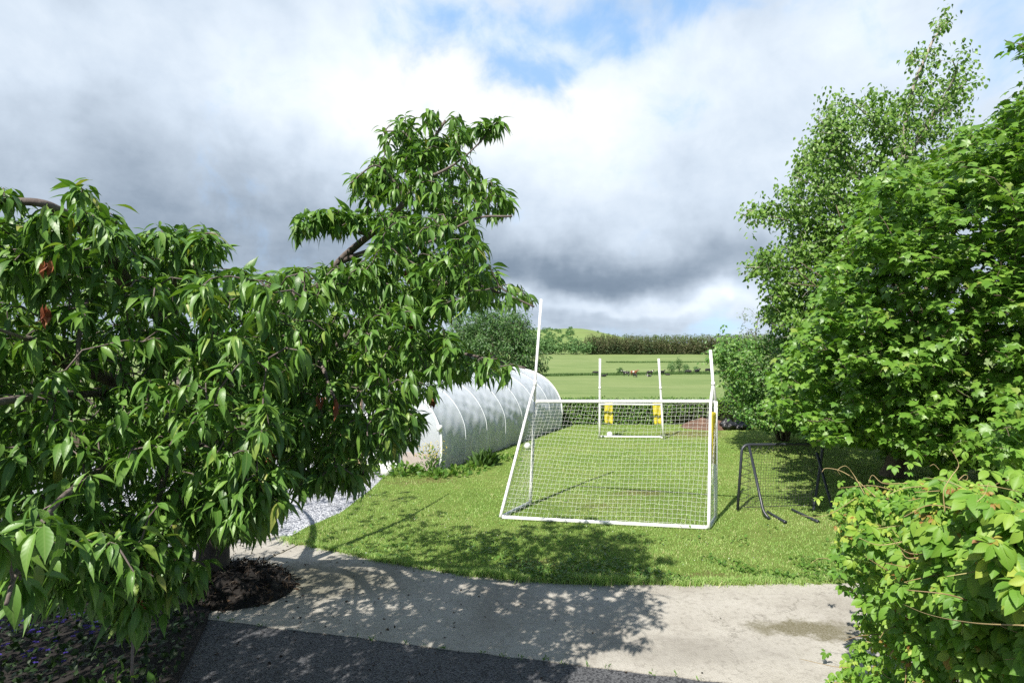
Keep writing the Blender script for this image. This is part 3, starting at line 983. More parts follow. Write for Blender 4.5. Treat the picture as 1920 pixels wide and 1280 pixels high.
limb([P(400, 800, 5.4), P(350, 900, 4.2), P(330, 1000, 3.6), P(320, 1080, 3.3)], 0.025, 0.006)
limb([P(200, 700, 3.6), P(60, 640, 2.6), P(-60, 600, 2.1)], 0.02, 0.006)
# limbs away from the house and to the far side
limb([hub, fork + (-0.7, 0.6, 0.9), fork + (-1.6, 1.3, 1.5), fork + (-2.6, 2.0, 1.7)], 0.08, 0.012)
limb([hub, fork + (-0.9, -0.4, 0.8), fork + (-2.0, -1.0, 1.4), fork + (-3.0, -1.6, 1.5)], 0.08, 0.012)
limb([hub, fork + (0.4, 0.8, 0.9), fork + (0.6, 1.6, 1.4), fork + (0.8, 2.3, 1.5)], 0.07, 0.012)
limb([P(290, 740, 3.9), (-2.6, 2.5, 2.9), (-3.2, 1.7, 3.0), (-3.9, .9, 3.0)], 0.05, 0.010)  # added limb, mostly out of view, carrying foliage that shades the lower crown
lb = Tubes()
for pts, r in LIMBS:
    lb.tube(pts, r, 8)
lb.build('limbs', M['cherry_bark'], ch)

ZONES = [
    # polygon, count, depth range
    ([(770, 210), (850, 205), (900, 235), (880, 262), (850, 290), (820, 330), (760, 320), (735, 285), (712, 245)], 34, 4.1, 4.6),
    ([(905, 225), (945, 218), (938, 240), (900, 250)], 5, 4.1, 4.3),
    ([(870, 290), (930, 335), (960, 375), (972, 392), (930, 405), (880, 420), (800, 390), (740, 400), (700, 380), (660, 372), (665, 330), (705, 295), (770, 280)], 84, 3.9, 5.3),
    ([(655, 335), (700, 300), (740, 320), (700, 365), (650, 360)], 8, 4.0, 4.4),
    ([(560, 395), (640, 390), (690, 405), (660, 430), (600, 425), (552, 432)], 22, 3.85, 4.15),
    ([(690, 400), (860, 390), (905, 440), (925, 500), (975, 540), (1000, 560), (900, 575), (760, 600), (700, 590), (640, 560), (560, 580), (480, 560), (560, 495), (620, 500), (700, 480)], 260, 3.4, 6.3),
    ([(480, 560), (850, 565), (830, 600), (850, 650), (900, 668), (985, 675), (960, 700), (880, 705), (820, 720), (770, 760), (700, 800), (600, 800), (480, 740)], 330, 3.3, 6.6),
    ([(480, 740), (600, 790), (700, 780), (760, 750), (790, 790), (770, 830), (700, 860), (690, 885), (620, 885), (540, 880), (480, 870)], 120, 3.2, 5.2),
    ([(0, 350), (15, 375), (-10, 390)], 3, 2.4, 2.6),
    ([(120, 335), (160, 345), (150, 372)], 2, 2.7, 2.8),
    ([(-40, 415), (60, 400), (140, 385), (200, 395), (240, 430), (180, 470), (100, 500), (-60, 520)], 60, 2.45, 3.5),
    ([(230, 440), (320, 430), (400, 425), (425, 475), (360, 500), (260, 490)], 34, 3.0, 3.9),
    ([(-200, 500), (180, 460), (380, 495), (500, 510), (580, 500), (560, 700), (-200, 700)], 330, 2.5, 5.2),
    ([(-250, 700), (560, 690), (520, 860), (420, 880), (300, 880), (-250, 900)], 250, 2.4, 5.0),
    ([(-250, 880), (420, 870), (420, 990), (300, 1000), (200, 1040), (-250, 1060)], 120, 2.3, 4.2),
    ([(400, 880), (530, 880), (545, 915), (520, 950), (430, 990), (400, 960)], 34, 2.5, 3.0),
    ([(120, 1000), (330, 990), (370, 1040), (300, 1100), (260, 1120), (210, 1130), (130, 1080)], 40, 2.3, 3.2),
    ([(-150, 960), (110, 960), (110, 1050), (20, 1100), (-150, 1110)], 14, 1.45, 2.2),
    ([(-60, 780), (560, 760), (545, 930), (480, 960), (400, 1000), (200, 1010), (-60, 1000)], 110, 4.2, 6.2),
    ([(330, 900), (420, 900), (520, 960), (490, 1000), (430, 1000), (400, 1010), (350, 1000)], 40, 2.7, 4.0),
    ([(280, 1060), (380, 1040), (400, 1075), (330, 1110), (280, 1120)], 14, 2.7, 3.3),
    ([(0, 1000), (280, 1000), (260, 1110), (150, 1130), (0, 1110)], 50, 2.0, 3.6),
    ([(225, 1110), (275, 1120), (262, 1160), (235, 1165)], 4, 2.35, 2.45),
    ([(540, 890), (690, 880), (690, 905), (560, 910)], 18, 3.2, 4.2),
]
tips = []
for poly, n, d0, d1 in ZONES:
    n = int(n * 2.0)
    q = sample_poly(poly, n)
    dd = d0 + (d1 - d0) * rng.random(n) ** 1.25
    tips += [P(a[0], a[1], d) for a, d in zip(q, dd)]
# the part of the crown behind and to the far left of the trunk
c0 = fork + (-1.6, 0.4, 1.5)
for _ in range(260):
    v = rdir(1)[0] * np.array([2.6, 2.4, 0.9]) * rng.uniform(0.6, 1) ** 0.5
    p = c0 + v
    if p[2] > 1.5:
        tips.append(p)
c1 = np.array([-5.4, 3.6, 2.5])  # added foliage, mostly out of view, put here to shade the flower bed
for _ in range(480):
    tips.append(c1 + rdir(1)[0] * np.array([1.9, 1.9, .8]) * rng.random() ** .4)
c3 = np.array([-4.1, 3.0, 2.9])  # more added foliage, mostly unseen, blocking sun from the tarmac on the left
for _ in range(330):
    tips.append(c3 + rdir(1)[0] * np.array([1.3, 1.0, .6]) * rng.random() ** .4)
c2 = np.array([-3.3, 1.5, 3.15])  # foliage added towards the camera, mostly unseen, to shade the lower crown
for _ in range(330):
    tips.append(c2 + rdir(1)[0] * np.array([1.5, 1.1, .5]) * rng.random() ** .4)
tips = np.array(tips)
nodes = limb_nodes(LIMBS)
tw, dirs = grow(tips, nodes, sag=0.14, r_tip=0.003, r_k=0.009)
tw.build('twigs', M['cherry_bark'], ch)
dirs = norm(dirs + np.array([0, 0, -0.15]))
Pp, T, Nn, S = whorls(tips, dirs, 9, 13, (0.075, 0.140), (-0.05, 0.65), 0.25, 0.14, 0.45)
leaves('crown', CHERRY, Pp, T, Nn, S, M['cherry'], ch, tint=np.clip(rng.normal(0.5, 0.25, len(Pp)), 0, 0.93) + (rng.random(len(Pp)) < 0.012) * 0.5)
for px, py, d in ((705, 458, 4.1), (762, 515, 3.7), (405, 715, 3.3), (505, 850, 3.2), (772, 788, 4.0), (812, 757, 3.9), (505, 635, 3.1), (86, 585, 2.5), (92, 498, 2.5),
                  (628, 760, 3.2), (600, 755, 3.3), (286, 1060, 2.5), (774, 612, 3.7), (262, 1130, 2.4), (400, 585, 3.3)):
    c = P(px, py - 10, d)
    n = 9
    ph = rng.random(n) * 6.28
    T = np.stack([np.cos(ph) * .3, np.sin(ph) * .3, -np.ones(n)], -1)
    Nn = np.stack([np.cos(ph), np.sin(ph), np.full(n, .3)], -1)
    o = leaves('withered_leaves', CHERRY, c + rng.normal(0, 0.008, (n, 3)), T, Nn, rng.uniform(0.05, 0.10, n), M['dead'], ch)
    o['label'] = 'bunch of withered rust brown leaves'


# ---- generic crown inside an ellipsoid, cut to the outline it shows from the lawn
def crown_tips(n, c, rad, polys=None, shell=0.35, zmin=0.3, front=None):
    out = []
    c = np.asarray(c, float)
    rad = np.asarray(rad, float)
    while len(out) < n:
        v = rdir(n)
        r = 1 - shell * rng.random(n) ** 1.6
        lob = 1 + 0.10 * np.sin(v[:, 0] * 7 + 2 * v[:, 2] + c[0]) * np.sin(v[:, 2] * 8 + v[:, 1] * 5) + 0.12 * (rng.random(n) < .10)
        p = c + v * rad * (r * lob)[:, None]
        cl_ = np.sin(p[:, 0] * 2.6 + c[1]) * np.sin(p[:, 1] * 2.3) * np.sin(p[:, 2] * 2.9 + 1)
        p = p[rng.random(n) < np.clip(.9 + .9 * cl_, .3, 1)]
        p = p[p[:, 2] > zmin]
        if polys is not None:
            px = 960 + p[:, 0] / p[:, 1] * FPX
            py = HOR - (p[:, 2] - CAM_H) / p[:, 1] * FPX
            ok = np.zeros(len(p), bool)
            for po in polys:
                ok |= in_poly(px, py, po)
            p = p[ok]
        if front is not None:
            # thin the side nobody sees
            fr_ = np.sum((p - c) / rad * np.asarray(front), axis=1)
            p = p[(fr_ > -0.1) | (rng.random(len(p)) < 0.45)]
        out += list(p)
    return np.array(out[:n])


def sprays(tips, dirs, n, size, reach, flat=0.25, up=1.0, dn=0.25, sunward=0.4):
    """leaves set along the last stretch of a twig, blades held roughly level"""
    k = len(tips)
    Pp = np.repeat(tips, n, 0)
    D = np.repeat(dirs, n, 0)
    s = rng.random(k * n) ** 0.8
    side = rdir(k * n)
    side[:, 2] *= flat
    Pp = Pp - D * (s * reach)[:, None] + side * (reach * 0.38 * rng.random(k * n))[:, None]
    T = norm(side + D * 0.5 + np.array([0, 0, -dn]))
    Nn = np.array([-0.30 * sunward, -0.45 * sunward, up]) + rng.normal(0, 0.36, (k * n, 3))
    S = rng.uniform(*size, k * n)
    return Pp, T, Nn, S


# ---- field maple on the right
mb = np.array([8.1, 12.1, 0.0])
mp = thing('maple_tree', 'big bushy maple with bright lobed leaves filling the right side of the lawn', 'tree', mb)
ml = []
tb = Tubes()
tp = spline([mb + (0, 0, -.05), mb + (0.03, -.1, .6), mb + (0.05, -.3, 1.6), mb + (0.1, -.7, 3.0)], 8)
tb.tube(tp, np.interp(np.linspace(0, 1, len(tp)), [0, .15, 1], [.30, .2, .13]), 12)
tb.build('trunk', M['maple_bark'], mp)
lb = Tubes()
cM = np.array([8.4, 10.6, 3.7])
for k in range(26):
    a = k * 2.4 + rng.normal(0, .2)
    e = rng.uniform(-0.35, 1.2)
    L = rng.uniform(3.0, 4.3)
    st = tp[rng.integers(len(tp) // 3, len(tp))]
    en = cM + np.array([math.cos(a) * math.cos(e) * 4.2, math.sin(a) * math.cos(e) * 3.7, math.sin(e) * 3.6]) * 0.72
    mid = st + (en - st) * 0.5 + np.array([0, 0, 0.35])
    pts = spline([st, mid, en], 7)
    lb.tube(pts, np.linspace(0.05, 0.007, len(pts)), 6)
    ml.append((pts, None))
lb.build('limbs', M['maple_bark'], mp)
MP = [[(1925, 165), (2060, 60), (2700, 60), (2700, 1000), (1930, 960), (1830, 880), (1700, 880), (1640, 850), (1580, 835), (1530, 800), (1430, 780), (1450, 700), (1490, 640), (1540, 560), (1560, 480), (1600, 420), (1640, 335), (1700, 320), (1760, 290), (1800, 245), (1850, 235), (1880, 190)]]
tips = crown_tips(7600, cM, (4.9, 4.4, 3.9), MP, 0.50, 0.45, (-0.6, -0.75, 0.3))
# a low bough that reaches over the black frame, another close on the right
q = sample_poly([(1490, 780), (1570, 780), (1580, 830), (1545, 845), (1515, 825)], 30)
tips = np.concatenate([tips, [P(a[0], a[1], rng.uniform(8.2, 9.4)) for a in q]])
q = sample_poly([(1850, 800), (1960, 770), (1990, 930), (1900, 925), (1845, 880)], 36)
tips = np.concatenate([tips, [P(a[0], a[1], rng.uniform(5.6, 6.6)) for a in q]])
q = sample_poly([(1885, 70), (1960, 60), (1960, 100), (1890, 95)], 6)
tips = np.concatenate([tips, [P(a[0], a[1], rng.uniform(6.9, 7.2)) for a in q]])
tw, dirs = grow(tips, limb_nodes(ml, .25), sag=0.06, r_tip=0.003, r_k=0.008, sides=3, maxseg=4)
tw.build('twigs', M['maple_bark'], mp)
Pp, T, Nn, S = sprays(tips, dirs, 13, (0.08, 0.13), 0.45, 0.3, 1.0, 0.3)
leaves('crown', MAPLE, Pp, T, Nn, S, M['maple'], mp, tint=np.clip(rng.normal(0.5, 0.22, len(Pp)), 0, 0.97) + (rng.random(len(Pp)) < 0.004) * 0.3)

# ---- tall slender birch behind it
bb = np.array([10.0, 14.6, 0.0])
bt = thing('birch_tree', 'tall slim birch with small wind blown leaves rising behind the maple', 'tree', bb)
top = P(1778, 40, 13.6)
tp = spline([bb, bb + (-.1, -.1, 2.5), bb + (-.2, -.4, 5), P(1700, 230, 13.8), P(1745, 90, 13.6), top], 8)
tb = Tubes()
tb.tube(tp, np.interp(np.linspace(0, 1, len(tp)), [0, .05, .6, 1], [.2, .14, .05, .01]), 10)
tb.build('trunk', M['birch_bark'], bt)
BL = [(tp, None)]
lb = Tubes()
for st, mid, en in (((1690, 420), (1610, 330), (1535, 215)), ((1690, 480), (1590, 380), (1490, 330)), ((1690, 520), (1560, 440), (1400, 392)), ((1690, 560), (1560, 510), (1400, 500)),
                    ((1700, 330), (1650, 240), (1600, 190)), ((1700, 300), (1760, 210), (1815, 150)), ((1720, 260), (1790, 150), (1790, 110)), ((1700, 620), (1560, 570), (1440, 560)),
                    ((1690, 450), (1800, 330), (1850, 260)), ((1690, 380), (1640, 300), (1540, 260))):
    z0 = rng.uniform(-1.2, 1.0)
    pts = spline([P(*st, 14.0), P(*mid, 13.8 + z0 * .6), P(*en, 13.6 + z0)], 7)
    lb.tube(pts, np.linspace(.045, .008, len(pts)), 5)
    BL.append((pts, None))
lb.build('limbs', M['birch_bark'], bt)
tips = []
for poly, n in (([(1778, 15), (1798, 45), (1780, 60), (1755, 55), (1745, 80), (1765, 30)], 8),
                ([(1800, 75), (1815, 130), (1832, 165), (1800, 190), (1770, 170), (1785, 110)], 26),
                ([(1690, 105), (1740, 80), (1770, 110), (1740, 180), (1700, 180)], 26),
                ([(1700, 180), (1800, 175), (1820, 250), (1760, 330), (1650, 350), (1640, 200)], 120),
                ([(1520, 205), (1570, 180), (1650, 190), (1660, 300), (1600, 330), (1530, 265)], 90),
                ([(1490, 300), (1540, 260), (1625, 330), (1615, 410), (1640, 500), (1540, 520), (1480, 450), (1460, 370)], 290),
                ([(1385, 395), (1450, 380), (1480, 420), (1440, 440), (1395, 420)], 34),
                ([(1400, 500), (1440, 460), (1540, 450), (1560, 620), (1470, 640), (1420, 600), (1440, 540)], 240),
                ([(1380, 505), (1420, 490), (1430, 520), (1400, 530)], 10),
                ([(1640, 330), (1760, 300), (1800, 500), (1640, 560)], 130)):
    q = sample_poly(poly, n)
    tips += [P(a[0], a[1], rng.uniform(12.6, 15.2)) for a in q]
    if n > 80:
        q = sample_poly(poly, int(n * 0.9))
        tips += [P(a[0], a[1], rng.uniform(12.6, 15.2)) for a in q]
tips = np.array(tips)
tw, dirs = grow(tips, limb_nodes(BL, .25), sag=0.10, r_tip=0.0035, r_k=0.006, sides=3, maxseg=4)
tw.build('twigs', M['birch_bark'], bt)
dirs = norm(dirs + np.array([-.25, 0, -.35]))
Pp, T, Nn, S = sprays(tips, dirs, 13, (0.085, 0.135), 0.6, 0.7, 0.7, 0.6, 1.0)
leaves('crown', OVAL, Pp, T, Nn, S, M['birch'], bt)

# ---- round-leaved hazel between the birch and the heap
hb = np.array([7.9, 16.6, 0.0])
hz = thing('hazel_bush', 'low wide hazel bush with round leaves beside the black rubbish sacks', 'bush', hb)
hl = []
tb = Tubes()
for k in range(12):
    a = k * 2.4
    en = hb + np.array([math.cos(a) * 1.3 - .2, math.sin(a) * 1.1, rng.uniform(1.8, 2.7)])
    pts = spline([hb + np.array([math.cos(a) * .12, math.sin(a) * .12, -.03]), hb + (en - hb) * np.array([.35, .35, .5]), en], 7)
    tb.tube(pts, np.linspace(.035, .008, len(pts)), 5)
    hl.append((pts, None))
tb.build('stems', M['maple_bark'], hz)
tips = []
for poly, n, d0, d1 in (([(1345, 625), (1400, 632), (1470, 625), (1560, 600), (1580, 815), (1480, 812), (1400, 800), (1365, 760), (1350, 690)], 1500, 13.8, 17.4),
                        ([(1300, 655), (1335, 635), (1350, 680), (1310, 690)], 9, 14.4, 15.2), ([(1335, 650), (1360, 640), (1370, 720), (1345, 700)], 30, 14.2, 15.4)):
    q = sample_poly(poly, n)
    tips += [P(a[0], a[1], rng.uniform(d0, d1)) for a in q]
tips = np.array(tips)
tw, dirs = grow(tips, limb_nodes(hl, .25), sag=0.06, r_tip=0.003, r_k=0.007, sides=3, maxseg=4)
tw.build('twigs', M['maple_bark'], hz)
Pp, T, Nn, S = sprays(tips, dirs, 12, (0.07, 0.12), 0.45, 0.4, 0.9, 0.4, 0.8)
leaves('crown', OVAL, Pp, T, Nn, S, M['hazel'], hz)


# ---- smaller trees farther off
def small_tree(name, label, cat, base, h, rad, polys, n_tips, n_leaf, size, tmpl, mat, bk, reach=0.5, group=None, zmin=0.3, trunk_r=0.1, cz=0.6, shell=0.5):
    base = np.asarray(base, float)
    t_ = thing(name, label, cat, base, group)
    tb = Tubes()
    tp = spline([base + (0, 0, -.1), base + (.05, 0, h * .3), base + (0, .05, h * .8)], 6)
    tb.tube(tp, np.linspace(trunk_r, trunk_r * .25, len(tp)), 8)
    lim = [(tp, None)]
    for k in range(9):
        a = k * 2.4
        st = tp[rng.integers(2, len(tp))]
        en = base + np.array([math.cos(a) * rad[0] * .75, math.sin(a) * rad[1] * .75, h * rng.uniform(.4, .9)])
        pts = spline([st, (st + en) / 2 + (0, 0, .1 * h), en], 5)
        tb.tube(pts, np.linspace(trunk_r * .4, trunk_r * .08, len(pts)), 5)
        lim.append((pts, None))
    tb.build('trunk', bk, t_)
    tips = crown_tips(n_tips, base + (0, 0, h * cz), (rad[0], rad[1], h * (1 - cz)) if len(rad) == 2 else rad, polys, shell, base[2] + zmin)
    tw, dirs = grow(tips, limb_nodes(lim, .3), sag=0.05, r_tip=.004, r_k=.006, sides=3, maxseg=3)
    tw.build('twigs', bk, t_)
    Pp, T, Nn, S = sprays(tips, dirs, n_leaf, size, reach, .6, .7, .4, .9)
    leaves('crown', tmpl, Pp, T, Nn, S, mat, t_)
    return t_


wb = np.array([-0.85, 24.0, terr(-0.85, 24.0)])
small_tree('willow_tree', 'round bushy willow standing behind the far end of the polytunnel', 'tree', wb, 5.0, (2.35, 2.2),
           [[(835, 640), (850, 600), (880, 580), (930, 572), (985, 590), (1000, 620), (1012, 650), (1030, 690), (1022, 720), (1000, 740), (830, 740)]], 2000, 14, (0.10, 0.17), SLIM, M['willow'], M['dark_bark'], 0.55, zmin=0.6, cz=0.55)
pb = np.array([8.6, 20.0, -0.02])
small_tree('silver_sapling', 'pale grey leaved sapling seen past the left edge of the birch', 'tree', pb, 4.2, (0.85, 0.8),
           None, 110, 12, (0.05, 0.09), DIAM, M['pale'], M['dark_bark'], 0.5, zmin=0.8, trunk_r=0.05)


# ------------------------------------------------------------------ goals, rebounder, balls
def rounded(pts, r=0.12, n=5):
    """polyline with its inner corners rounded"""
    pts = [np.asarray(p, float) for p in pts]
    out = [pts[0]]
    for a, b, c in zip(pts[:-2], pts[1:-1], pts[2:]):
        u = (a - b) / np.linalg.norm(a - b)
        v = (c - b) / np.linalg.norm(c - b)
        p, q = b + u * r, b + v * r
        for s in np.linspace(0, 1, n):
            out.append((1 - s) ** 2 * p + 2 * s * (1 - s) * b + s * s * q)
    out.append(pts[-1])
    return np.array(out)


def net(tb, fn, nu, nv, r, sub=1, sides=3):
    us = np.linspace(0, 1, nu * sub + 1)
    vs_ = np.linspace(0, 1, nv * sub + 1)
    for i in range(nu + 1):
        p = np.array([fn(i / nu, v) for v in vs_])
        if np.linalg.norm(p[0] - p[-1]) > 1e-3:
            tb.tube(p, r, sides, cap=False)
    for j in range(nv + 1):
        p = np.array([fn(u, j / nv) for u in us])
        if np.linalg.norm(p[0] - p[-1]) > 1e-3:
            tb.tube(p, r, sides, cap=False)


gz = LZ
FL, FR = np.array([0.32, 9.95, gz]), G(1341, 972, gz)
TL, TR = P(1003, 752, 9.95), P(1342, 752, FR[1])
BL, BR = G(938, 972, gz), G(1328, 992, gz)
up = np.array([0, 0, 0.03])
goal = thing('football_goal', 'large white goal with netting and tall uneven uprights in the middle of the lawn', 'goal', (FL + FR + BL + BR) / 4)
R0 = 0.029
Tubes().tube(rounded([FL + up, BL + up, BR + up, FR + up], 0.10), R0, 10).build('ground_frame', M['white_pvc'], goal)
for a, b in ((FL, TL), (FR, TR)):
    Tubes().tube(np.linspace(a, b, 6), R0, 10).build('post', M['white_pvc'], goal)
Tubes().tube(rounded([TL - (0, 0, .09), TL, TR, TR - (0, 0, .09)], 0.07), R0, 10).build('crossbar', M['white_pvc'], goal)
UL0, UL1 = TL + (0, 0, -0.10), P(1015, 561, 9.95)
UR0, UR1 = TR + (0.0, 0, -0.05), P(1332, 656, FR[1] + .02)
JL, JR = P(1003, 722, 9.93), P(1337, 720, FR[1])
for a, j, b in ((UL0, JL, UL1), (UR0, JR, UR1)):
    u = Tubes().tube(np.array([a, j, b]), 0.024, 10)
    u.tube(np.linspace(j - (0, 0, .02), j + (b - j) * .06, 3), 0.031, 10)
    u.build('upright', M['white_pvc'], goal)
for a, b in ((BL + up, JL), (BR + up, JR)):
    c = P(1332, 765, FR[1] - .08) if a is not None and a[0] > 2 else a + (b - a) * .85 + np.array([-.01, 0, 0])
    Tubes().tube(spline([a, a + (c - a) * .5, c, b], 6), 0.024, 10).build('back_stay', M['white_pvc'], goal)
nrm = np.cross(TR - TL, BL - TL)
nrm /= np.linalg.norm(nrm)
nz = rng.normal(0, 1, (60, 60))


def backnet(u, v):
    p = TL * (1 - u) * (1 - v) + TR * u * (1 - v) + BL * (1 - u) * v + BR * u * v
    ed = math.sin(math.pi * u) * math.sin(math.pi * min(1, v * 1.0))
    p = p + np.array([0, 0, -0.085]) * (math.sin(math.pi * u) ** 0.6 * 0.3 + 0.25 + 0.5 * (abs(u - .5) * 2) ** 6) * (1 - v) ** 2
    p = p + np.array([0, 0.16, -0.05]) * ed
    a, b = int(u * 44), int(v * 28)
    p = p + np.array([1, .3, 1]) * 0.004 * nz[a, b] + np.array([0.02, 0, 0.015]) * math.sin(u * 7 + v * 3)
    return p


def sidenet(A, B, C):
    def f(u, v):
        e = B * (1 - u) + C * u
        p = A * (1 - v) + e * v
        return p + np.array([0.005, 0.0, 0.004]) * nz[int(u * 12) + 20, int(v * 28)]
    return f


tb = Tubes()
net(tb, backnet, 46, 30, 0.0016)
net(tb, sidenet(TL - (0, 0, .1), FL + (0, 0, .03), BL + (0, 0, .05)), 12, 30, 0.0016)
net(tb, sidenet(TR - (0, 0, .1), FR + (0, 0, .03), BR + (0, 0, .05)), 12, 30, 0.0016)
tb.build('net', M['net_white'], goal)


def hanging_cloth(name, label, corners, mat, depth=0.02, nu=8, nv=14, ripple=0.02, dirn=(0, 1, 0)):
    a, b, c, d = [np.asarray(x, float) for x in corners]       # top left, top right, bottom right, bottom left
    V, Q = [], []
    dirn = np.asarray(dirn, float)
    for s in (0, 1):
        for j in range(nv + 1):
            for i_ in range(nu + 1):
                u, v = i_ / nu, j / nv
                p = (a * (1 - u) + b * u) * (1 - v) + (d * (1 - u) + c * u) * v
                V.append(p + dirn * (ripple * math.sin(u * 9 + v * 3) * (.3 + v) + s * 0.006) + np.array([0, 0, -.015 * math.sin(u * 7) * v]))
    k = (nu + 1) * (nv + 1)
    for j in range(nv):
        for i_ in range(nu):
            o_ = j * (nu + 1) + i_
            Q.append((o_, o_ + 1, o_ + nu + 2, o_ + nu + 1))
            Q.append((k + o_, k + o_ + nu + 1, k + o_ + nu + 2, k + o_ + 1))
    rim = [j * (nu + 1) for j in range(nv + 1)] + [nv * (nu + 1) + i_ for i_ in range(1, nu + 1)] + [j * (nu + 1) + nu for j in range(nv - 1, -1, -1)] + [i_ for i_ in range(nu - 1, 0, -1)]
    for x, y in zip(rim, rim[1:] + rim[:1]):
        Q.append((x, y, k + y, k + x))
    base = (a + b) / 2
    o_ = link(name, raw_mesh(name, np.array(V), [np.array(Q)], None, base), mat)
    o_.location = tuple(base)
    return tag(o_, label, 'target cloth', 'yellow target cloths on the goals')


dR = FR[1] - 0.05
hanging_cloth('target_cloth', 'long narrow yellow cloth hanging at the right post of the large goal', [P(1334.5, 772, dR - .10), P(1342, 772, dR + .0), P(1341, 870, dR - .02), P(1334, 868, dR - .2)], M['yellow_mesh'], nu=5, ripple=.01)

# small goal
sg = thing('small_goal', 'smaller white goal with two tall uprights near the garden hedge', 'goal', G(1183, 820, gz))
d = 17.05
pL, pR = G(1124, 822, gz), G(1244, 823, gz)
tL, tR = P(1125, 672, pL[1]), P(1235, 672, pR[1])
for a, b in ((pL, tL), (pR, tR)):
    Tubes().tube(np.linspace(a, b, 5), 0.033, 10).tube(np.linspace(a + (b - a) * .62, a + (b - a) * .645, 3), 0.04, 10).build('upright', M['white_pvc'], sg)
cL, cR = pL + (tL - pL) * 0.43, pR + (tR - pR) * 0.43
Tubes().tube(np.linspace(cL, cR, 4), 0.028, 8).build('crossbar', M['white_pvc'], sg)
gb = np.array([0, 0.12, 0.03])
Tubes().tube(rounded([pL + (0, 0, .03), pL + gb + (.02, .1, 0), pR + gb + (-.02, .1, 0), pR + (0, 0, .03)], .06), 0.028, 8).build('ground_bar', M['white_pvc'], sg)
hanging_cloth('target_cloth', 'yellow cloth hanging inside the left upright of the small goal', [P(1131, 754, 17.1), P(1149, 754, 17.1), P(1149, 795, 17.1), P(1134, 792, 17.1)], M['yellow_mesh'])
hanging_cloth('target_cloth', 'yellow cloth hanging inside the right upright of the small goal', [P(1223, 754, 17.1), P(1239, 754, 17.1), P(1240, 795, 17.1), P(1227, 795, 17.1)], M['yellow_mesh'])

for px, py, r, lab in ((1143, 815, 0.085, 'white ball lying by the ground bar of the small goal'), (989, 838, 0.09, 'white ball lying in the grass beside the polytunnel')):
    c = G(px, py + 4, gz)
    tb = Tubes().ball((c[0], c[1], gz + r), r, 18, 12)
    o = tb.build('ball', M['white_ball'], None, (c[0], c[1], gz))
    tag(o, lab, 'ball', 'white balls on the lawn')

# black rebounder frame
rb = thing('rebound_net', 'black steel rebound frame with a dark net on the lawn in front of the maple', 'rebounder', G(1460, 960, gz))
f0, f1 = G(1382, 957, gz), G(1526, 958, gz)
t0_, t1_ = P(1391, 833, f0[1] + .18), P(1543, 832, f1[1] + .18)
foot = np.array([-0.09, -0.14, 0.0])
Tubes().tube(rounded([f0 + (0, 0, .02), t0_, t1_, f1 + (.02, .02, .16), f1 + (-.02, 0, .03)], 0.13, 6), 0.024, 10).build('front_frame', M['black_steel'], rb)
b0 = G(1432, 972, gz)
b1 = G(1562, 968, gz)
Tubes().tube(rounded([P(1404, 835, f0[1] + .15), b0 + (0, .03, .10), b0 + (.06, -.06, .02)], .08), 0.023, 10).build('brace_leg', M['black_steel'], rb)
Tubes().tube(rounded([P(1531, 848, f1[1] + .12), b1 + (0, .03, .10), b1 + (.06, -.06, .02)], .08), 0.023, 10).build('brace_leg', M['black_steel'], rb)
for a, b in (((1438, 961), (1472, 981)), ((1484, 957), (1533, 980))):
    pa, pb_ = G(*a, gz) + (0, 0, .025), G(*b, gz) + (0, 0, .025)
    Tubes().tube(np.linspace(pa, pb_, 3), 0.022, 8).tube(np.array([pb_ + (pa - pb_) * .1, pb_]), 0.028, 8).build('foot_bar', M['black_steel'], rb)
n0, n1, n2, n3 = P(1398, 848, f0[1] + .15), P(1531, 849, f1[1] + .15), P(1527, 945, f1[1] + .03), P(1395, 950, f0[1] + .03)
tb = Tubes()


def rnet(u, v):
    p = (n0 * (1 - u) + n1 * u) * (1 - v) + (n3 * (1 - u) + n2 * u) * v
    e = 0.05 * math.sin(math.pi * v) * (1 - 2 * u) ** 9
    return p + np.array([e, 0.06 * math.sin(math.pi * u) * math.sin(math.pi * v), -.03 * math.sin(math.pi * u) * (1 - v)])


net(tb, rnet, 26, 19, 0.0024)
tb.build('net', M['net_black'], rb)
tb = Tubes()
for k in range(7):
    for u, A0, A1 in ((0, f0, t0_), (1, f1, t1_)):
        v0, v1 = k / 7, (k + 1) / 7
        a, b = rnet(u, v0), rnet(u, v1)
        fm = A1 + (A0 - A1) * (0.1 + 0.86 * (v0))
        tb.tube(spline([fm, (a + b) / 2 + (0.05 * (1 - 2 * u), 0, 0), A1 + (A0 - A1) * (0.1 + .86 * v1)], 5), 0.005, 4)
for k in range(6):
    u0, u1 = k / 6, (k + 1) / 6
    a, b = t0_ + (t1_ - t0_) * (0.08 + .86 * u0), t0_ + (t1_ - t0_) * (0.08 + .86 * u1)
    tb.tube(spline([a, (rnet(u0, 0) + rnet(u1, 0)) / 2 + (0, 0, -.01), b], 5), 0.005, 4)
tb.tube(np.array([rnet(u, 1) for u in np.linspace(0, 1, 14)]), 0.006, 4)
tb.build('elastic_cord', M['net_black'], rb)

# ------------------------------------------------------------------ polytunnel
ft = np.array([-1.47, 12.42, 0.0])                # right front foot
ax = np.array([0.44, 0.898, 0.0])
ax /= np.linalg.norm(ax)
nl = np.array([-ax[1], ax[0], 0.0])               # to the tunnel's left
HW, HT, LEN, NH = 2.2, 2.02, 7.3, 8


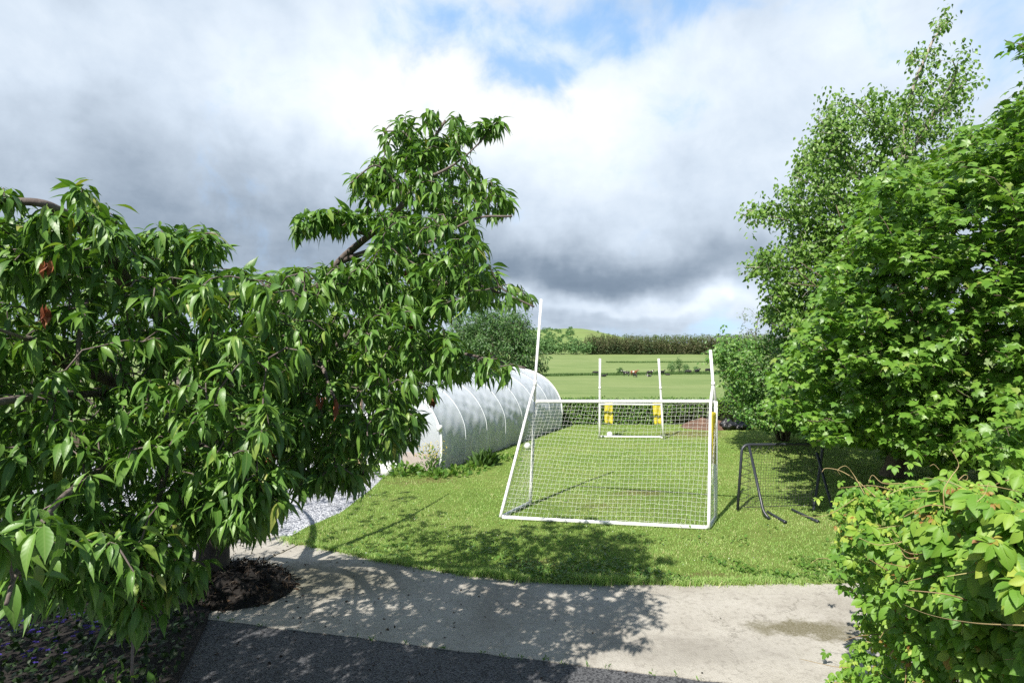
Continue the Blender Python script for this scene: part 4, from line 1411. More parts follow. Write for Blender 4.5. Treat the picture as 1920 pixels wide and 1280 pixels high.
def arch(s, u, grow_=0.0):
    """point on the cover: s along the tunnel, u 0..1 from right foot over the top to the left foot"""
    th = math.pi * u
    c, sn = math.cos(th), math.sin(th)
    e = 2 / 2.55
    x = (HW + grow_) * math.copysign(abs(c) ** e, c)
    z = (HT + grow_) * abs(sn) ** e
    x -= math.copysign(0.14 * max(0, 1 - z / 0.9), c)
    return ft + ax * s + nl * (HW - x) + np.array([0, 0, z])


pt_ = thing('polytunnel', 'long white plastic polytunnel on curved hoops at the left edge of the lawn', 'polytunnel', ft + nl * HW)
m, t = mat_new('polythene_cover')
tcn = t.add('ShaderNodeTexCoord')
uv = tcn.outputs['UV']
us_ = t.add('ShaderNodeSeparateXYZ', {0: uv})
wr = t.noise(t.v('MULTIPLY', t.v('ADD', uv, t.v('MULTIPLY', t.noise(uv, 5.0, 1, .5, col=True), (.06, .06, 0))), (30.0, 4.0, 0)), 1.0, 1, 0.4)
wr2 = t.noise(t.v('MULTIPLY', uv, (7.0, 9.0, 0)), 1.0, 1, 0.4, dist=1.2)
z_ = us_.outputs[1]
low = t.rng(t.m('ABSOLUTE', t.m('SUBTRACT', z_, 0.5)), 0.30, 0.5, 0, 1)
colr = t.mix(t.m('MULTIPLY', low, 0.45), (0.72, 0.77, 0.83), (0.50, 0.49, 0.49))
bmp = t.add('ShaderNodeBump', {'Height': t.m('ADD', wr, t.m('MULTIPLY', wr2, 1.2)), 'Strength': 0.45, 'Distance': 0.05})
p = t.add('ShaderNodeBsdfPrincipled', {'Base Color': colr, 'Roughness': 0.2, 'Specular IOR Level': 0.6})
t.put(p.inputs['Normal'], bmp.outputs[0])
tl = t.add('ShaderNodeBsdfTranslucent', {'Color': (0.80, 0.84, 0.88, 1), 'Normal': bmp.outputs[0]})
tr = t.add('ShaderNodeBsdfTransparent', {'Color': (0.93, 0.95, 0.96, 1)})
m1 = t.add('ShaderNodeMixShader', {0: 0.26, 1: p.outputs[0], 2: tl.outputs[0]})
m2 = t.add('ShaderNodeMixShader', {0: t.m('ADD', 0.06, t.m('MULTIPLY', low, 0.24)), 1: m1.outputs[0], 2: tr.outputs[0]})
t.add('ShaderNodeOutputMaterial', {0: m2.outputs[0]})
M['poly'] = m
ns, nu_ = (NH - 1) * 18, 64
V, UV, Q = [], [], []
wz = rng.normal(0, 1, (ns + 1, nu_ + 1))
for a in range(ns + 1):
    s = LEN * a / ns
    ph = (a % 18) / 18
    for b in range(nu_ + 1):
        u = b / nu_
        sag = -0.035 * math.sin(math.pi * ph) * (0.5 + 0.5 * math.sin(math.pi * u))
        lowf = max(0, 1 - min(u, 1 - u) / .42)
        k_ = a // 18
        diag = (0.030 * math.sin(ph * 9 + u * (70 + 9 * math.sin(k_ * 2.1)) + 2.0 * math.sin(u * 23 + k_)) + 0.012 * math.sin(ph * 17 - u * 95 + k_ * 3)) * math.sin(math.pi * ph) ** .6 * lowf
        p_ = arch(s, u, sag + diag)
        V.append(p_)
        UV.append((s / LEN, u))
for a in range(ns):
    for b in range(nu_):
        o_ = a * (nu_ + 1) + b
        Q.append((o_, o_ + nu_ + 1, o_ + nu_ + 2, o_ + 1))
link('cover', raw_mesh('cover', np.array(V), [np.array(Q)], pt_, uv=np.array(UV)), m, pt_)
# the end sheets
for s, nm in ((0.02, 'front_sheet'), (LEN - 0.02, 'back_sheet')):
    V, UV, Q = [], [], []
    for b in range(nu_ // 2 + 1):
        lo, hi = arch(s, 0.5 * b / (nu_ // 2)), arch(s, 1 - 0.5 * b / (nu_ // 2))
        for k in range(25):
            f = k / 24
            V.append(lo + (hi - lo) * f + ax * 0.02 * math.sin(f * 70 + b * .4) * (1 if s < 1 else -1))
            UV.append((f, b / (nu_ // 2) * 0.5))
    for b in range(nu_ // 2):
        for k in range(24):
            o_ = b * 25 + k
            Q.append((o_, o_ + 1, o_ + 26, o_ + 25))
    link(nm, raw_mesh(nm, np.array(V), [np.array(Q)], pt_, uv=np.array(UV)), m, pt_)
for k in range(NH):
    s = LEN * k / (NH - 1)
    tb = Tubes().tube(np.array([arch(s, u, 0.004 if k else 0.012) for u in np.linspace(0, 1, 60)]), 0.007 if 0 < k < NH - 1 else 0.024, 8)
    tb.build('hoop', M['hoop'] if k in (0, NH - 1) else M['inner_hoop'], pt_)
c0_ = arch(-0.03, 0.128, .03)
Tubes().box(c0_, (.10, .09, .13), .4).tube(np.array([c0_ - (0, 0, .05), c0_ + (0, 0, .06)]), .05, 10).build('hoop_clamp', M['hoop'], pt_)


def onend(s, z, out=0.06):
    """point on the front end, s metres from the right foot"""
    return ft + nl * s + np.array([0, 0, z]) - ax * out


ra = math.atan2(nl[1], nl[0])
dr = Tubes()
dr.box(onend(2.30, .85), (.075, .06, 1.7), ra).box(onend(3.36, .85), (.075, .06, 1.7), ra).box(onend(2.83, 1.735), (1.13, .06, .07), ra)
df = dr.build('door_frame', M['timber'], pt_, smooth=False)
tb = Tubes()
for k in range(4):
    tb.box(onend(2.83, .13 + k * .165), (.94, .035, .155), ra)
tb.build('door_boards', M['brown_board'], pt_, smooth=False)
Tubes().box(onend(0.62, .22), (.9, .03, .36), ra).build('base_board', plain('grey_pink_board', (0.42, 0.36, 0.33), .8, .15), pt_, smooth=False)
Tubes().box(onend(1.72, .62), (1.0, .03, 1.2), ra).build('pale_panel', plain('pale_panel', (0.66, 0.66, 0.70), .6, .06), pt_, smooth=False)

# crops glimpsed through the plastic
q = rng.random((420, 2))
pts = ft[None] + ax[None] * (0.4 + q[:, :1] * (LEN - .8)) + nl[None] * (0.45 + (q[:, 1:] > .5) * 2.2 + rng.random((420, 1)) * 1.0) + np.array([0, 0, 0.05])
pts[:, 2] += rng.random(420) * 0.75
Pp = np.repeat(pts, 5, 0) + rng.normal(0, .08, (2100, 3))
Pp[:, 2] = np.maximum(Pp[:, 2], .03)
o = leaves('tunnel_crops', OVAL, Pp, rdir(2100), np.tile((0, 0, 1.0), (2100, 1)) + rng.normal(0, .4, (2100, 3)), rng.uniform(.1, .2, 2100), M['weed'])
tag(o, 'leafy green crops growing inside the polytunnel', 'crops', kind='stuff')
fl = [ft + ax * .1 + nl * .12, ft + ax * (LEN - .1) + nl * .12, ft + ax * (LEN - .1) + nl * (2 * HW - .12), ft + ax * .1 + nl * (2 * HW - .12)]
sheet('tunnel_soil', [f[:2] for f in fl], 0.03, 0.05, M['dark_soil'])


# weeds and flowers along its foot
def clump(name, label, cat, c, n, h, spread, mat, size, tm=SLIM, up=0.9, group=None, extra=None):
    c = np.asarray(c, float)
    Pp = np.stack([rng.normal(0, spread, n), rng.normal(0, spread * .8, n), np.zeros(n)], -1)
    st = Pp.copy()
    Pp[:, 2] = rng.random(n) ** 1.3 * h * np.exp(-(Pp[:, 0] ** 2 + Pp[:, 1] ** 2) / (4 * spread ** 2))
    T = norm(Pp * np.array([1.5, 1.5, 0]) / max(spread, .01) * .5 + rng.normal(0, .4, (n, 3)) + np.array([0, 0, up]))
    root = thing(name, label, cat, c, group)
    leaves('foliage', tm, c + Pp, T, rdir(n) + np.array([0, 0, .5]), rng.uniform(*size, n), mat, root)
    tb = Tubes()
    for k in range(max(4, n // 14)):
        a = Pp[rng.integers(n)]
        tb.tube(np.array([c + a * (.3, .3, 0), c + a * (.7, .7, .6), c + a]), .004, 3)
    tb.build('stems', mat, root)
    if extra:
        extra(root, c)
    return root


def yflowers(root, c):
    n = 150
    Pp = c + np.stack([rng.normal(0, .16, n), rng.normal(0, .12, n), rng.uniform(.38, .68, n)], -1)
    fh = leaves('flower_heads', DIAM, Pp, rdir(n), rdir(n) + (0, 0, .8), rng.uniform(.025, .05, n), M['yellowflower'], root)
    tag(fh, kind='stuff')


clump('flowering_weed', 'tall weed with a spray of small yellow flowers at the tunnel corner', 'plant', G(806, 888, gz), 140, .6, .14, M['weed'], (.07, .15), extra=yflowers)
clump('grass_tuft', 'upright dark grass tuft beside the tunnel wall', 'plant', G(909, 872, gz), 190, .16, .10, M['rush'], (.14, .34), up=2.2)
WL = ['low green weeds right under the white corner hoop of the tunnel', 'weed clump at the tunnel wall left of the dark grass tuft', 'small weed clump at the tunnel wall right of the dark grass tuft',
      'green weed patch on the lawn edge beside the white sack', 'light green weed patch between the white sack and the yellow flowers', 'sprawling weed patch below the yellow flowered weed']
for (px, py, n, h, sp), lab in zip(((850, 889, 90, .14, .16), (885, 881, 60, .12, .14), (945, 861, 60, .10, .14), (712, 888, 150, .26, .20), (760, 890, 150, .24, .2), (815, 893, 80, .12, .15)), WL):
    clump('weed_clump', lab, 'weeds', G(px, py, gz), n, h, sp, M['weed'], (.06, .15), OVAL, group='weed clumps at the foot of the polytunnel')
sk = G(726, 890, gz)
o = Tubes().ball((sk[0], sk[1], .13), .15, 16, 10, (1, .8, 1.1), .07).build('sack', M['white_sack'], None, (sk[0], sk[1], gz))
tag(o, 'crumpled white plastic sack lying in weeds before the tunnel', 'sack')

# ------------------------------------------------------------------ hedge at the end of the garden, heap, sacks
hd = thing('garden_hedge', 'low clipped green hedge closing the far end of the lawn', 'hedge', (5.0, 20.2, 0))
x0, x1 = 0.6, 13.0
tb = Tubes()
for k in range(26):
    xx_ = x0 + (x1 - x0) * (k + .5) / 26
    tb.box((xx_, 20.25 + .03 * (k % 2), .40 + .01 * (k % 3)), (.47, .55, .80))
tb.build('twigs', M['hedge_core'], hd)
n = 15000
f = rng.random(n)
px_ = rng.uniform(x0, x1, n)
topw = rng.random(n) < .38
z = np.where(topw, .86 + rng.normal(0, .035, n) + .04 * vnoise(px_, 0 * px_, 2.3, 2), rng.uniform(.03, .88, n))
y_ = np.where(topw, rng.uniform(19.9, 20.6, n), 19.93 + rng.normal(0, .035, n) + .03 * vnoise(px_, z * 2, 3, 1))
bk_ = (~topw) & (rng.random(n) < .12)
y_ = np.where(bk_, 20.6, y_)
Nn = np.where(topw[:, None], np.array([0, -.2, 1.0]), np.array([0, -1.0, .5])) + rng.normal(0, .5, (n, 3))
keep = ~((~topw) & (px_ > 5.6) & (z < .25 + .3 * rng.random(n)))
o = leaves('foliage', OVAL, np.stack([px_, y_, z], -1)[keep], (rdir(n) + np.array([0, -.3, -.1]))[keep], Nn[keep], rng.uniform(.045, .085, n)[keep], M['hedge'], hd)

hp = G(1330, 812, gz)
hp = np.array([hp[0] + .35, hp[1] + 1.3, gz])
V, Q = [], []
for a in range(33):
    for b in range(25):
        u, v = a / 32 * 2 - 1, b / 24 * 2 - 1
        r2 = u * u + v * v
        h_ = max(0, 1 - r2) ** .8 * .27 * (1 + .25 * vnoise(u * 3, v * 3, 2, 3)) + .04 * rng.random() * (r2 < .95)
        V.append((hp[0] + u * .85, hp[1] + v * .7, h_ - 0.01 + gz))
for a in range(32):
    for b in range(24):
        o_ = a * 25 + b
        Q.append((o_, o_ + 25, o_ + 26, o_ + 1))
o = link('soil_heap', raw_mesh('soil_heap', np.array(V), [np.array(Q)], None, hp), M['soil'])
o.location = tuple(hp)
tag(o, 'low heap of reddish brown soil and dead grass by the hedge end', 'soil heap')


def bag(c, r, sq, lab, seed):
    """half full bag with a gathered neck and creases"""
    V, Q = [], []
    na, nb = 26, 14
    for b in range(nb + 1):
        v = b / nb
        for a in range(na):
            th = 2 * math.pi * a / na
            rr = math.sin(math.pi * min(.97, .08 + v * .84)) ** .7 * (1 - .45 * v ** 3)
            cr = 1 + .16 * math.sin(th * 3 + seed + v * 5) + .12 * math.sin(th * 7 + seed * 2 - v * 7) + .07 * math.sin(th * 13 + v * 11) + .05 * rng.normal()
            V.append((c[0] + r * sq[0] * rr * cr * math.cos(th), c[1] + r * sq[1] * rr * cr * math.sin(th), gz + r * sq[2] * (v * 1.5 - .02) * (1 + .18 * math.sin(th * 2 + seed) * v)))
    for b in range(nb):
        for a in range(na):
            Q.append((b * na + a, b * na + (a + 1) % na, (b + 1) * na + (a + 1) % na, (b + 1) * na + a))
    me = raw_mesh('rubbish_sack', np.array(V), [np.array(Q), np.array([[nb * na + a for a in range(na)]])], None, (c[0], c[1], gz))
    o_ = link('rubbish_sack', me, M['black_bag'])
    o_.location = (float(c[0]), float(c[1]), gz)
    tag(o_, lab, 'rubbish sack', 'black sacks by the soil heap')


s1, s2 = G(1366, 806, gz), G(1386, 806, gz)
bag(s1 + (0, .1, 0), .24, (1, .9, .95), 'taller black rubbish sack touching the soil heap', 1.0)
bag(s2 + (.12, .2, 0), .30, (1.25, .9, .55), 'flatter black rubbish sack lying under the hazel bush', 2.4)

# ------------------------------------------------------------------ creeper on the right
cb = np.array([2.6, 3.4, 0.0])
cr = thing('creeper_hedge', 'big mound of yellow green five leaved creeper at the right foreground', 'climbing plant', cb)
CTRL = np.array([(1570, 925, 4.3), (1640, 915, 3.7), (1720, 900, 3.1), (1790, 890, 2.6), (1870, 930, 2.15), (1930, 955, 1.95), (2060, 960, 1.75), (1640, 1000, 3.4), (1760, 1000, 2.6), (1860, 1020, 2.0),
                 (1560, 1010, 4.2), (1600, 1100, 4.0), (1700, 1100, 2.9), (1800, 1120, 2.3), (1940, 1100, 1.85), (1620, 1190, 4.0), (1720, 1200, 3.1), (1830, 1220, 2.5), (1940, 1230, 2.1),
                 (1550, 1270, 4.5), (1640, 1275, 3.8), (1760, 1290, 3.0), (1900, 1290, 2.4), (2060, 1200, 2.0), (2060, 1400, 2.3), (1700, 1420, 3.2), (1580, 1380, 4.0)])


def cdepth(px, py):
    d2 = (px[:, None] - CTRL[None, :, 0]) ** 2 + (py[:, None] - CTRL[None, :, 1]) ** 2 + 600
    wgt = 1 / d2 ** 1.3
    return (wgt * CTRL[None, :, 2]).sum(1) / wgt.sum(1)


CP = [(1560, 935), (1590, 915), (1640, 905), (1700, 900), (1770, 893), (1830, 905), (1880, 935), (1950, 955), (2080, 960), (2080, 1420), (1540, 1420), (1535, 1290), (1560, 1255), (1590, 1230), (1610, 1190), (1605, 1150), (1590, 1110), (1570, 1080), (1560, 1030), (1570, 990)]
n = 4000
q = sample_poly(CP, n)
dd = cdepth(q[:, 0], q[:, 1])
thick = rng.random(n) ** 1.3 * 0.45
pos = np.array([P(a, b, d_ + e) for (a, b), d_, e in zip(q, dd, thick)])
# the depth of the mound, behind what shows
n2 = 900
q2 = sample_poly(CP, n2)
d2_ = cdepth(q2[:, 0], q2[:, 1])
pos2 = np.array([P(a, b, d_) for (a, b), d_ in zip(q2, d2_)]) + np.stack([rng.uniform(.3, 1.3, n2), rng.uniform(.2, 1.0, n2), rng.uniform(-.3, .02, n2)], -1)
pos = np.concatenate([pos, pos2])
pos = pos[pos[:, 2] > 0.05]
pos = pos[pos[:, 0] / pos[:, 1] > 0.535]
n = len(pos)
wh = np.repeat(np.arange(n), 5)
kk = np.tile(np.arange(5), n)
yaw = rng.uniform(-1.0, 1.0, n) + math.atan2(-.75, -.45)
el_ = rng.uniform(-1.15, .1, n)
axl = np.stack([np.cos(yaw) * np.cos(el_), np.sin(yaw) * np.cos(el_), np.sin(el_)], -1)
nr = norm(np.stack([np.cos(yaw) * .65, np.sin(yaw) * .65, np.full(n, .85)], -1) + rng.normal(0, .3, (n, 3)))
nr = norm(nr - axl * np.sum(nr * axl, 1, keepdims=True))
sd = np.cross(axl, nr)
ang = np.array([-1.35, -.68, 0, .68, 1.35])[kk] + rng.normal(0, .12, n * 5)
T = axl[wh] * np.cos(ang)[:, None] + sd[wh] * np.sin(ang)[:, None] + rng.normal(0, .08, (n * 5, 3))
Nn = nr[wh] + rng.normal(0, .18, (n * 5, 3))
young = rng.random(n) < .24
sz = np.where(young, rng.uniform(.03, .05, n), rng.uniform(.045, .11, n) * np.clip(1.5 - pos[:, 1] * .17, .6, 1.15))
S = sz[wh] * np.array([.62, .88, 1, .88, .62])[kk] * rng.uniform(.9, 1.1, n * 5)
tn = np.where(young, rng.uniform(.78, 1, n), np.clip(rng.normal(.48, .2, n), 0, .87))
leaves('foliage', LEAFLET, pos[wh] + T * .006, T, Nn, S, M['creeper'], cr, tint=np.clip(tn[wh] + rng.normal(0, .05, n * 5), 0, 1))
# woody stems from the ground and the runners over the surface
tb = Tubes()
for k in range(16):
    j = rng.integers(len(pos))
    e = pos[j]
    if e[0] / e[1] < 0.66:
        continue
    e = e + np.array([.35, .5, -.12])
    b = np.array([e[0] + rng.uniform(0, .5), e[1] + rng.uniform(0, .4), 0.0])
    b[0] = max(b[0], e[0] + .1)
    tb.tube(spline([b, (b + e) / 2 + rng.normal(0, .12, 3) * (1, 1, .3), e], 8), np.linspace(.008, .003, 17), 5, tint=.1)
for k in range(230):
    a = pos[rng.integers(n)]
    dv = rdir(1)[0] * rng.uniform(.12, .4)
    dv[2] = abs(dv[2]) * .3 - .04
    tb.tube(spline([a, a + dv * .5 + rng.normal(0, .03, 3), a + dv], 5), np.linspace(.0035, .0016, 11), 4, tint=rng.random())


def runner(ctrl, r=.003):
    tb.tube(spline([P(*c) for c in ctrl], 8), np.linspace(r, r * .4, (len(ctrl) - 1) * 8 + 1), 4, tint=rng.uniform(.3, .8))


runner([(1640, 930, 3.7), (1605, 900, 3.9), (1575, 882, 4.0), (1548, 877, 4.05), (1540, 884, 4.05)], .004)
runner([(1620, 925, 3.8), (1600, 890, 3.9), (1585, 873, 3.9), (1570, 880, 3.9), (1575, 890, 3.9)], .003)
runner([(1700, 905, 3.2), (1655, 905, 3.3), (1635, 890, 3.35), (1627, 905, 3.35)], .003)
runner([(1770, 960, 2.55), (1768, 920, 2.55), (1782, 893, 2.55), (1796, 873, 2.55), (1790, 855, 2.55), (1782, 843, 2.55)], .003)
runner([(1795, 900, 2.5), (1806, 890, 2.5), (1813, 892, 2.5), (1810, 899, 2.5), (1800, 896, 2.5)], .002)
runner([(1830, 940, 2.3), (1845, 925, 2.3), (1852, 905, 2.3), (1858, 915, 2.3)], .002)
runner([(1760, 880, 2.7), (1750, 870, 2.7), (1742, 873, 2.7)], .002)
runner([(1600, 935, 3.9), (1560, 960, 4.0), (1530, 968, 4.05), (1500, 965, 4.1)], .003)
runner([(1600, 1080, 3.9), (1560, 1050, 4.0), (1535, 1045, 4.1), (1518, 1055, 4.1)], .003)
runner([(1920, 1170, 1.95), (1820, 1165, 2.15), (1740, 1150, 2.5), (1690, 1130, 2.8)], .0028)
tb.build('stems', M['tendril'], cr)

# ------------------------------------------------------------------ under the cherry: bed, flowers, debris, shrub
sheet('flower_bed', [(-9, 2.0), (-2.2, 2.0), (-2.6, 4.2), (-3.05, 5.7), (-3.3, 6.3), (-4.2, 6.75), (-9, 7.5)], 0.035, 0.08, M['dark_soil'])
n = 5200
q = np.stack([rng.uniform(-6.8, -2.5, n), rng.uniform(3.2, 6.6, n)], -1)
q = q[q[:, 0] < -2.55 - (q[:, 1] - 4.2) * .32 - .05]
n = len(q)
z = .05 + rng.random(n) * .16 * (1 + vnoise(q[:, 0], q[:, 1], 3, 6) * .6)
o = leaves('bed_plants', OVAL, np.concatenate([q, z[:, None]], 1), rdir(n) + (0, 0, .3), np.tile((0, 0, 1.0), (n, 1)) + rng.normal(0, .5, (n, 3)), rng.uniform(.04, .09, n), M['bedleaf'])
tag(o, 'low leafy plants covering the shaded bed under the cherry', 'bed plants', kind='stuff')
n = 260
q = np.stack([rng.uniform(-6.0, -3.6, n), rng.uniform(4.6, 5.9, n)], -1)
c5 = np.repeat(np.concatenate([q, rng.uniform(.2, .3, (n, 1))], 1), 4, 0)
a = np.tile(np.arange(4) * 1.57, n)
T = np.stack([np.cos(a), np.sin(a), np.full(4 * n, .15)], -1)
o = leaves('violet_flowers', DIAM, c5, T, np.tile((0, -.4, 1.0), (4 * n, 1)), rng.uniform(.018, .03, 4 * n), M['violet'])
tag(o, 'small violet flowers dotted through the dark bed', 'flowers', kind='stuff')
dm = G(440, 1112)
V, Q = [], []
for a in range(29):
    for b in range(21):
        u, v = a / 28 * 2 - 1, b / 20 * 2 - 1
        r2 = u * u + v * v
        V.append((dm[0] + u * .62, dm[1] + .1 + v * .5, max(0, 1 - r2) ** .7 * .27 * (1 + .3 * vnoise(u * 4, v * 4, 2, 1)) - .01))
for a in range(28):
    for b in range(20):
        o_ = a * 21 + b
        Q.append((o_, o_ + 21, o_ + 22, o_ + 1))
dmt = thing('debris_heap', 'rounded heap of dead twigs and dark leaves around the cherry trunk foot', 'debris heap', dm)
link('heap', raw_mesh('heap', np.array(V), [np.array(Q)], dmt), M['dark_soil'], dmt)
n = 900
a, r_ = rng.random(n) * 6.28, np.sqrt(rng.random(n)) * 1.08
q = np.stack([dm[0] + np.cos(a) * r_ * .62, dm[1] + .1 + np.sin(a) * r_ * .5, np.maximum(.012, (np.maximum(0, 1 - r_ ** 2)) ** .7 * .27 + .015)], -1)
leaves('dead_leaves', SLIM, q, rdir(n), np.tile((0, 0, 1.0), (n, 1)) + rng.normal(0, .6, (n, 3)), rng.uniform(.04, .1, n), M['brown_litter'], dmt)
tb = Tubes()
for k in range(160):
    p0 = q[rng.integers(n)]
    dv = rdir(1)[0] * .12
    dv[2] = abs(dv[2]) * .4
    tb.tube(np.array([p0, p0 + dv * .5 + (0, 0, .01), p0 + dv]), .003, 3)
tag(tb.build('dead_twigs', M['dark_bark'], dmt), kind='stuff')


def shrub_extra(root, c):
    pass


sb = np.array([-1.62, 2.35, 0.0])
sh = thing('garden_shrub', 'pale green shrub top catching the sun at the bottom edge under the cherry', 'shrub', sb)
tb = Tubes()
for k in range(9):
    a = k * 2.4
    tb.tube(spline([sb + (math.cos(a) * .04, math.sin(a) * .04, .0), sb + (math.cos(a) * .12, math.sin(a) * .12, .7), sb + (math.cos(a) * .16, math.sin(a) * .16, 1.36)], 6), np.linspace(.012, .004, 13), 5)
tb.build('stems', M['dark_bark'], sh)
n = 520
v = rdir(n) * np.array([.24, .24, .42]) * rng.uniform(.5, 1, (n, 1))
leaves('foliage', OVAL, sb + (0, 0, 1.02) + v, norm(v) + rng.normal(0, .5, (n, 3)), norm(v) + (0, 0, .8) + rng.normal(0, .4, (n, 3)), rng.uniform(.035, .065, n), M['weed'], sh)


# ------------------------------------------------------------------ the fields beyond
def field_pt(px, py):
    """the point of the terrain seen at photo pixel (px, py)"""
    for y in np.concatenate([np.arange(26, 400, 0.5), np.arange(400, 1500, 2)]):
        x = (px - 960) / FPX * y
        if HOR - (float(terr(x, y)) - CAM_H) / y * FPX <= py:
            return np.array([x, y, float(terr(x, y))])
    return np.array([x, y, float(terr(x, y))])


# rushes in the ditch that crosses the field
n = 24000
px_ = rng.uniform(-40, 130, n)
y_ = 168 + 9 * np.sin(px_ * .02) + rng.normal(0, 1.6, n) + 6 * (px_ > 20) * np.clip((px_ - 20) / 40, 0, 1)
pts = np.stack([px_, y_, terr(px_, y_) - .02], -1)
o = grass_blades('rushes', pts, rng.uniform(.45, 1.0, n), rng.uniform(.08, .16, n), rng.random(n), M['rush'], .7)
tag(o, 'dark band of rushes along the ditch crossing the field', 'rushes', kind='stuff')
n = 12000
px_ = rng.uniform(-60, 190, n)
y_ = 262 + 5 * np.sin(px_ * .015) + rng.normal(0, 1.5, n)
keep = vnoise(px_, y_ * .2, .05, 3) > -.35
pts = np.stack([px_, y_, terr(px_, y_) - .02], -1)[keep]
n = len(pts)
o = grass_blades('far_rushes', pts, rng.uniform(.3, .8, n), rng.uniform(.15, .3, n), rng.random(n), M['rush'], .7)
tag(o, 'thin dark line of rushes farther up the field', 'rushes', kind='stuff')


def far_crowns(name, label, trees, mat, per, leaf, cone=True):
    """a far wood that reads as one mass: ragged crowns built from leaf clumps, plus their stems"""
    PP, TT, NN, SS, TI = [], [], [], [], []
    for (x, y, h, r, tn) in trees:
        z0 = float(terr(x, y))
        n = per
        v = rng.random(n)
        a = rng.random(n) * 6.283
        if cone:
            rr = r * (1 - v) ** .8 * (0.35 + .65 * rng.random(n) ** .5) + .1
            hz_ = h * (.08 + .92 * v)
            T = np.stack([np.cos(a), np.sin(a), np.full(n, .12)], -1)
        else:
            w_ = rng.random(n) ** .35
            ct = rng.uniform(-1, 1, n)
            st = np.sqrt(1 - ct * ct)
            lobe = 1 + .28 * np.sin(a * 3 + x) * np.sin(ct * 4 + y)
            rr = r * w_ * st * lobe
            hz_ = h * .55 + h * .45 * w_ * ct * lobe
            T = rdir(n)
        PP.append(np.stack([x + np.cos(a) * rr, y + np.sin(a) * rr, z0 + hz_], -1))
        TT.append(T)
        NN.append(np.stack([np.cos(a) * .8, np.sin(a) * .8, np.full(n, .7)], -1) + rng.normal(0, .4, (n, 3)))
        SS.append(np.full(n, leaf) * rng.uniform(.6, 1.3, n) * (1 - .45 * v * cone))
        TI.append(np.clip(tn + rng.normal(0, .12, n) + (v * v * .5 - .05) * cone * (tn < 2), 0, 1))
    o_ = leaves(name, DIAM, np.concatenate(PP), np.concatenate(TT), np.concatenate(NN), np.concatenate(SS), mat, tint=np.concatenate(TI))
    tag(o_, label, 'wood', kind='stuff')
    return o_


tr_ = []
for row in range(6):
    for k in range(95):
        px = 1098 + k * 5.0 + rng.normal(0, 1.5) + row * 2
        y = 372 + row * 6 + rng.normal(0, 1.2)
        x = (px - 960) / FPX * y
        h = rng.uniform(9.5, 13.2) + (row > 2) * .6
        tr_.append((x, y, h, rng.uniform(1.5, 2.3), float(np.clip(.38 + .14 * vnoise(x, y, .05, 2) + rng.normal(0, .12), .05, .62))))
far_crowns('conifer_plantation', 'dense brownish green conifer plantation along the far side of the field', tr_, M['conifer'], 170, 1.25, True)
tr_ = []
for k in range(120):
    px = rng.uniform(640, 1112)
    y = 366 + rng.random() * 26
    tr_.append(((px - 960) / FPX * y, y, rng.uniform(6, 9.5) + (y > 378) * 2.0, rng.uniform(2.6, 4.2), rng.uniform(.25, .75)))
far_crowns('broadleaf_wood', 'rounded green broadleaf wood at the left end of the plantation', tr_, M['broad'], 170, 1.3, False)
tr_ = []
for k in range(150):
    px = rng.uniform(900, 1075)
    y = rng.uniform(560, 800)
    x = (px - 960) / FPX * y
    tr_.append((x, y, rng.uniform(1.5, 4.5), rng.uniform(1.5, 4), rng.uniform(.1, .6)))
far_crowns('hill_scrub', 'scattered dark scrub on the lower slope of the green hill', tr_, M['broad'], 60, 1.6, False)
tr_ = []
for k in range(70):
    px = rng.uniform(300, 900)
    y = rng.uniform(700, 1000)
    tr_.append(((px - 960) / FPX * y, y, rng.uniform(4, 9), rng.uniform(3, 7), rng.uniform(.1, .6)))
far_crowns('distant_wood', 'loose distant woodland beyond the field behind the cherry', tr_, M['broad'], 60, 2.2, False)


def bush(name, label, px, py, wpx, hpx, cat='bush', group='bushes on the field ditch', mat='broad'):
    b = field_pt(px, py)
    k = b[1] / FPX
    h, r = hpx * k, wpx * k / 2
    root = thing(name, label, cat, b, group)
    n = 420
    ct = rng.uniform(-1, 1, n)
    st = np.sqrt(1 - ct * ct)
    a = rng.random(n) * 6.283
    w_ = rng.random(n) ** .4
    lobe = 1 + .3 * np.sin(a * 3 + px) * np.sin(ct * 5 + py)
    Pp = b + np.stack([np.cos(a) * st * w_ * r * lobe, np.sin(a) * st * w_ * r * lobe, h * .5 + h * .5 * ct * w_ * lobe], -1)
    leaves('crown', DIAM, Pp, rdir(n), np.stack([np.cos(a), np.sin(a), ct + .6], -1), rng.uniform(.25, .5, n) * max(1, r / 1.6), M[mat], root, tint=rng.random(n) * .7)
    Tubes().tube(np.array([b - (0, 0, .1), b + (0, 0, h * .3), b + (.05, 0, h * .7)]), np.array([.12, .09, .04]), 5).build('trunk', M['dark_bark'], root)


bush('field_bush', 'small round bush left of the brown cow in the field', 1163, 702, 13, 13)
bush('field_bush', 'low bush between the small round bush and the brown cow', 1178, 703, 14, 7)
bush('field_bush', 'biggest dark round bush in the field right of the small goal upright', 1259, 699, 20, 21)
bush('field_bush', 'taller thin pale bush in the field beside the biggest dark bush', 1273, 697, 15, 28, mat='willow')
bush('field_bush', 'small bush just right of the tall thin pale bush', 1286, 698, 13, 16)
bush('field_bush', 'low spreading bush left of the biggest dark bush', 1236, 702, 18, 6)
bush('field_bush', 'small bush standing behind the grazing cows on the right', 1305, 700, 9, 13)
bush('hill_tree', 'tiny dark tree standing alone on the skyline of the green hill', 1121, 624, 4, 5, 'tree', None)
bush('hill_bush', 'dark bushes on the hill skyline just right of the goal upright', 1024, 634, 12, 5, 'bush', None)


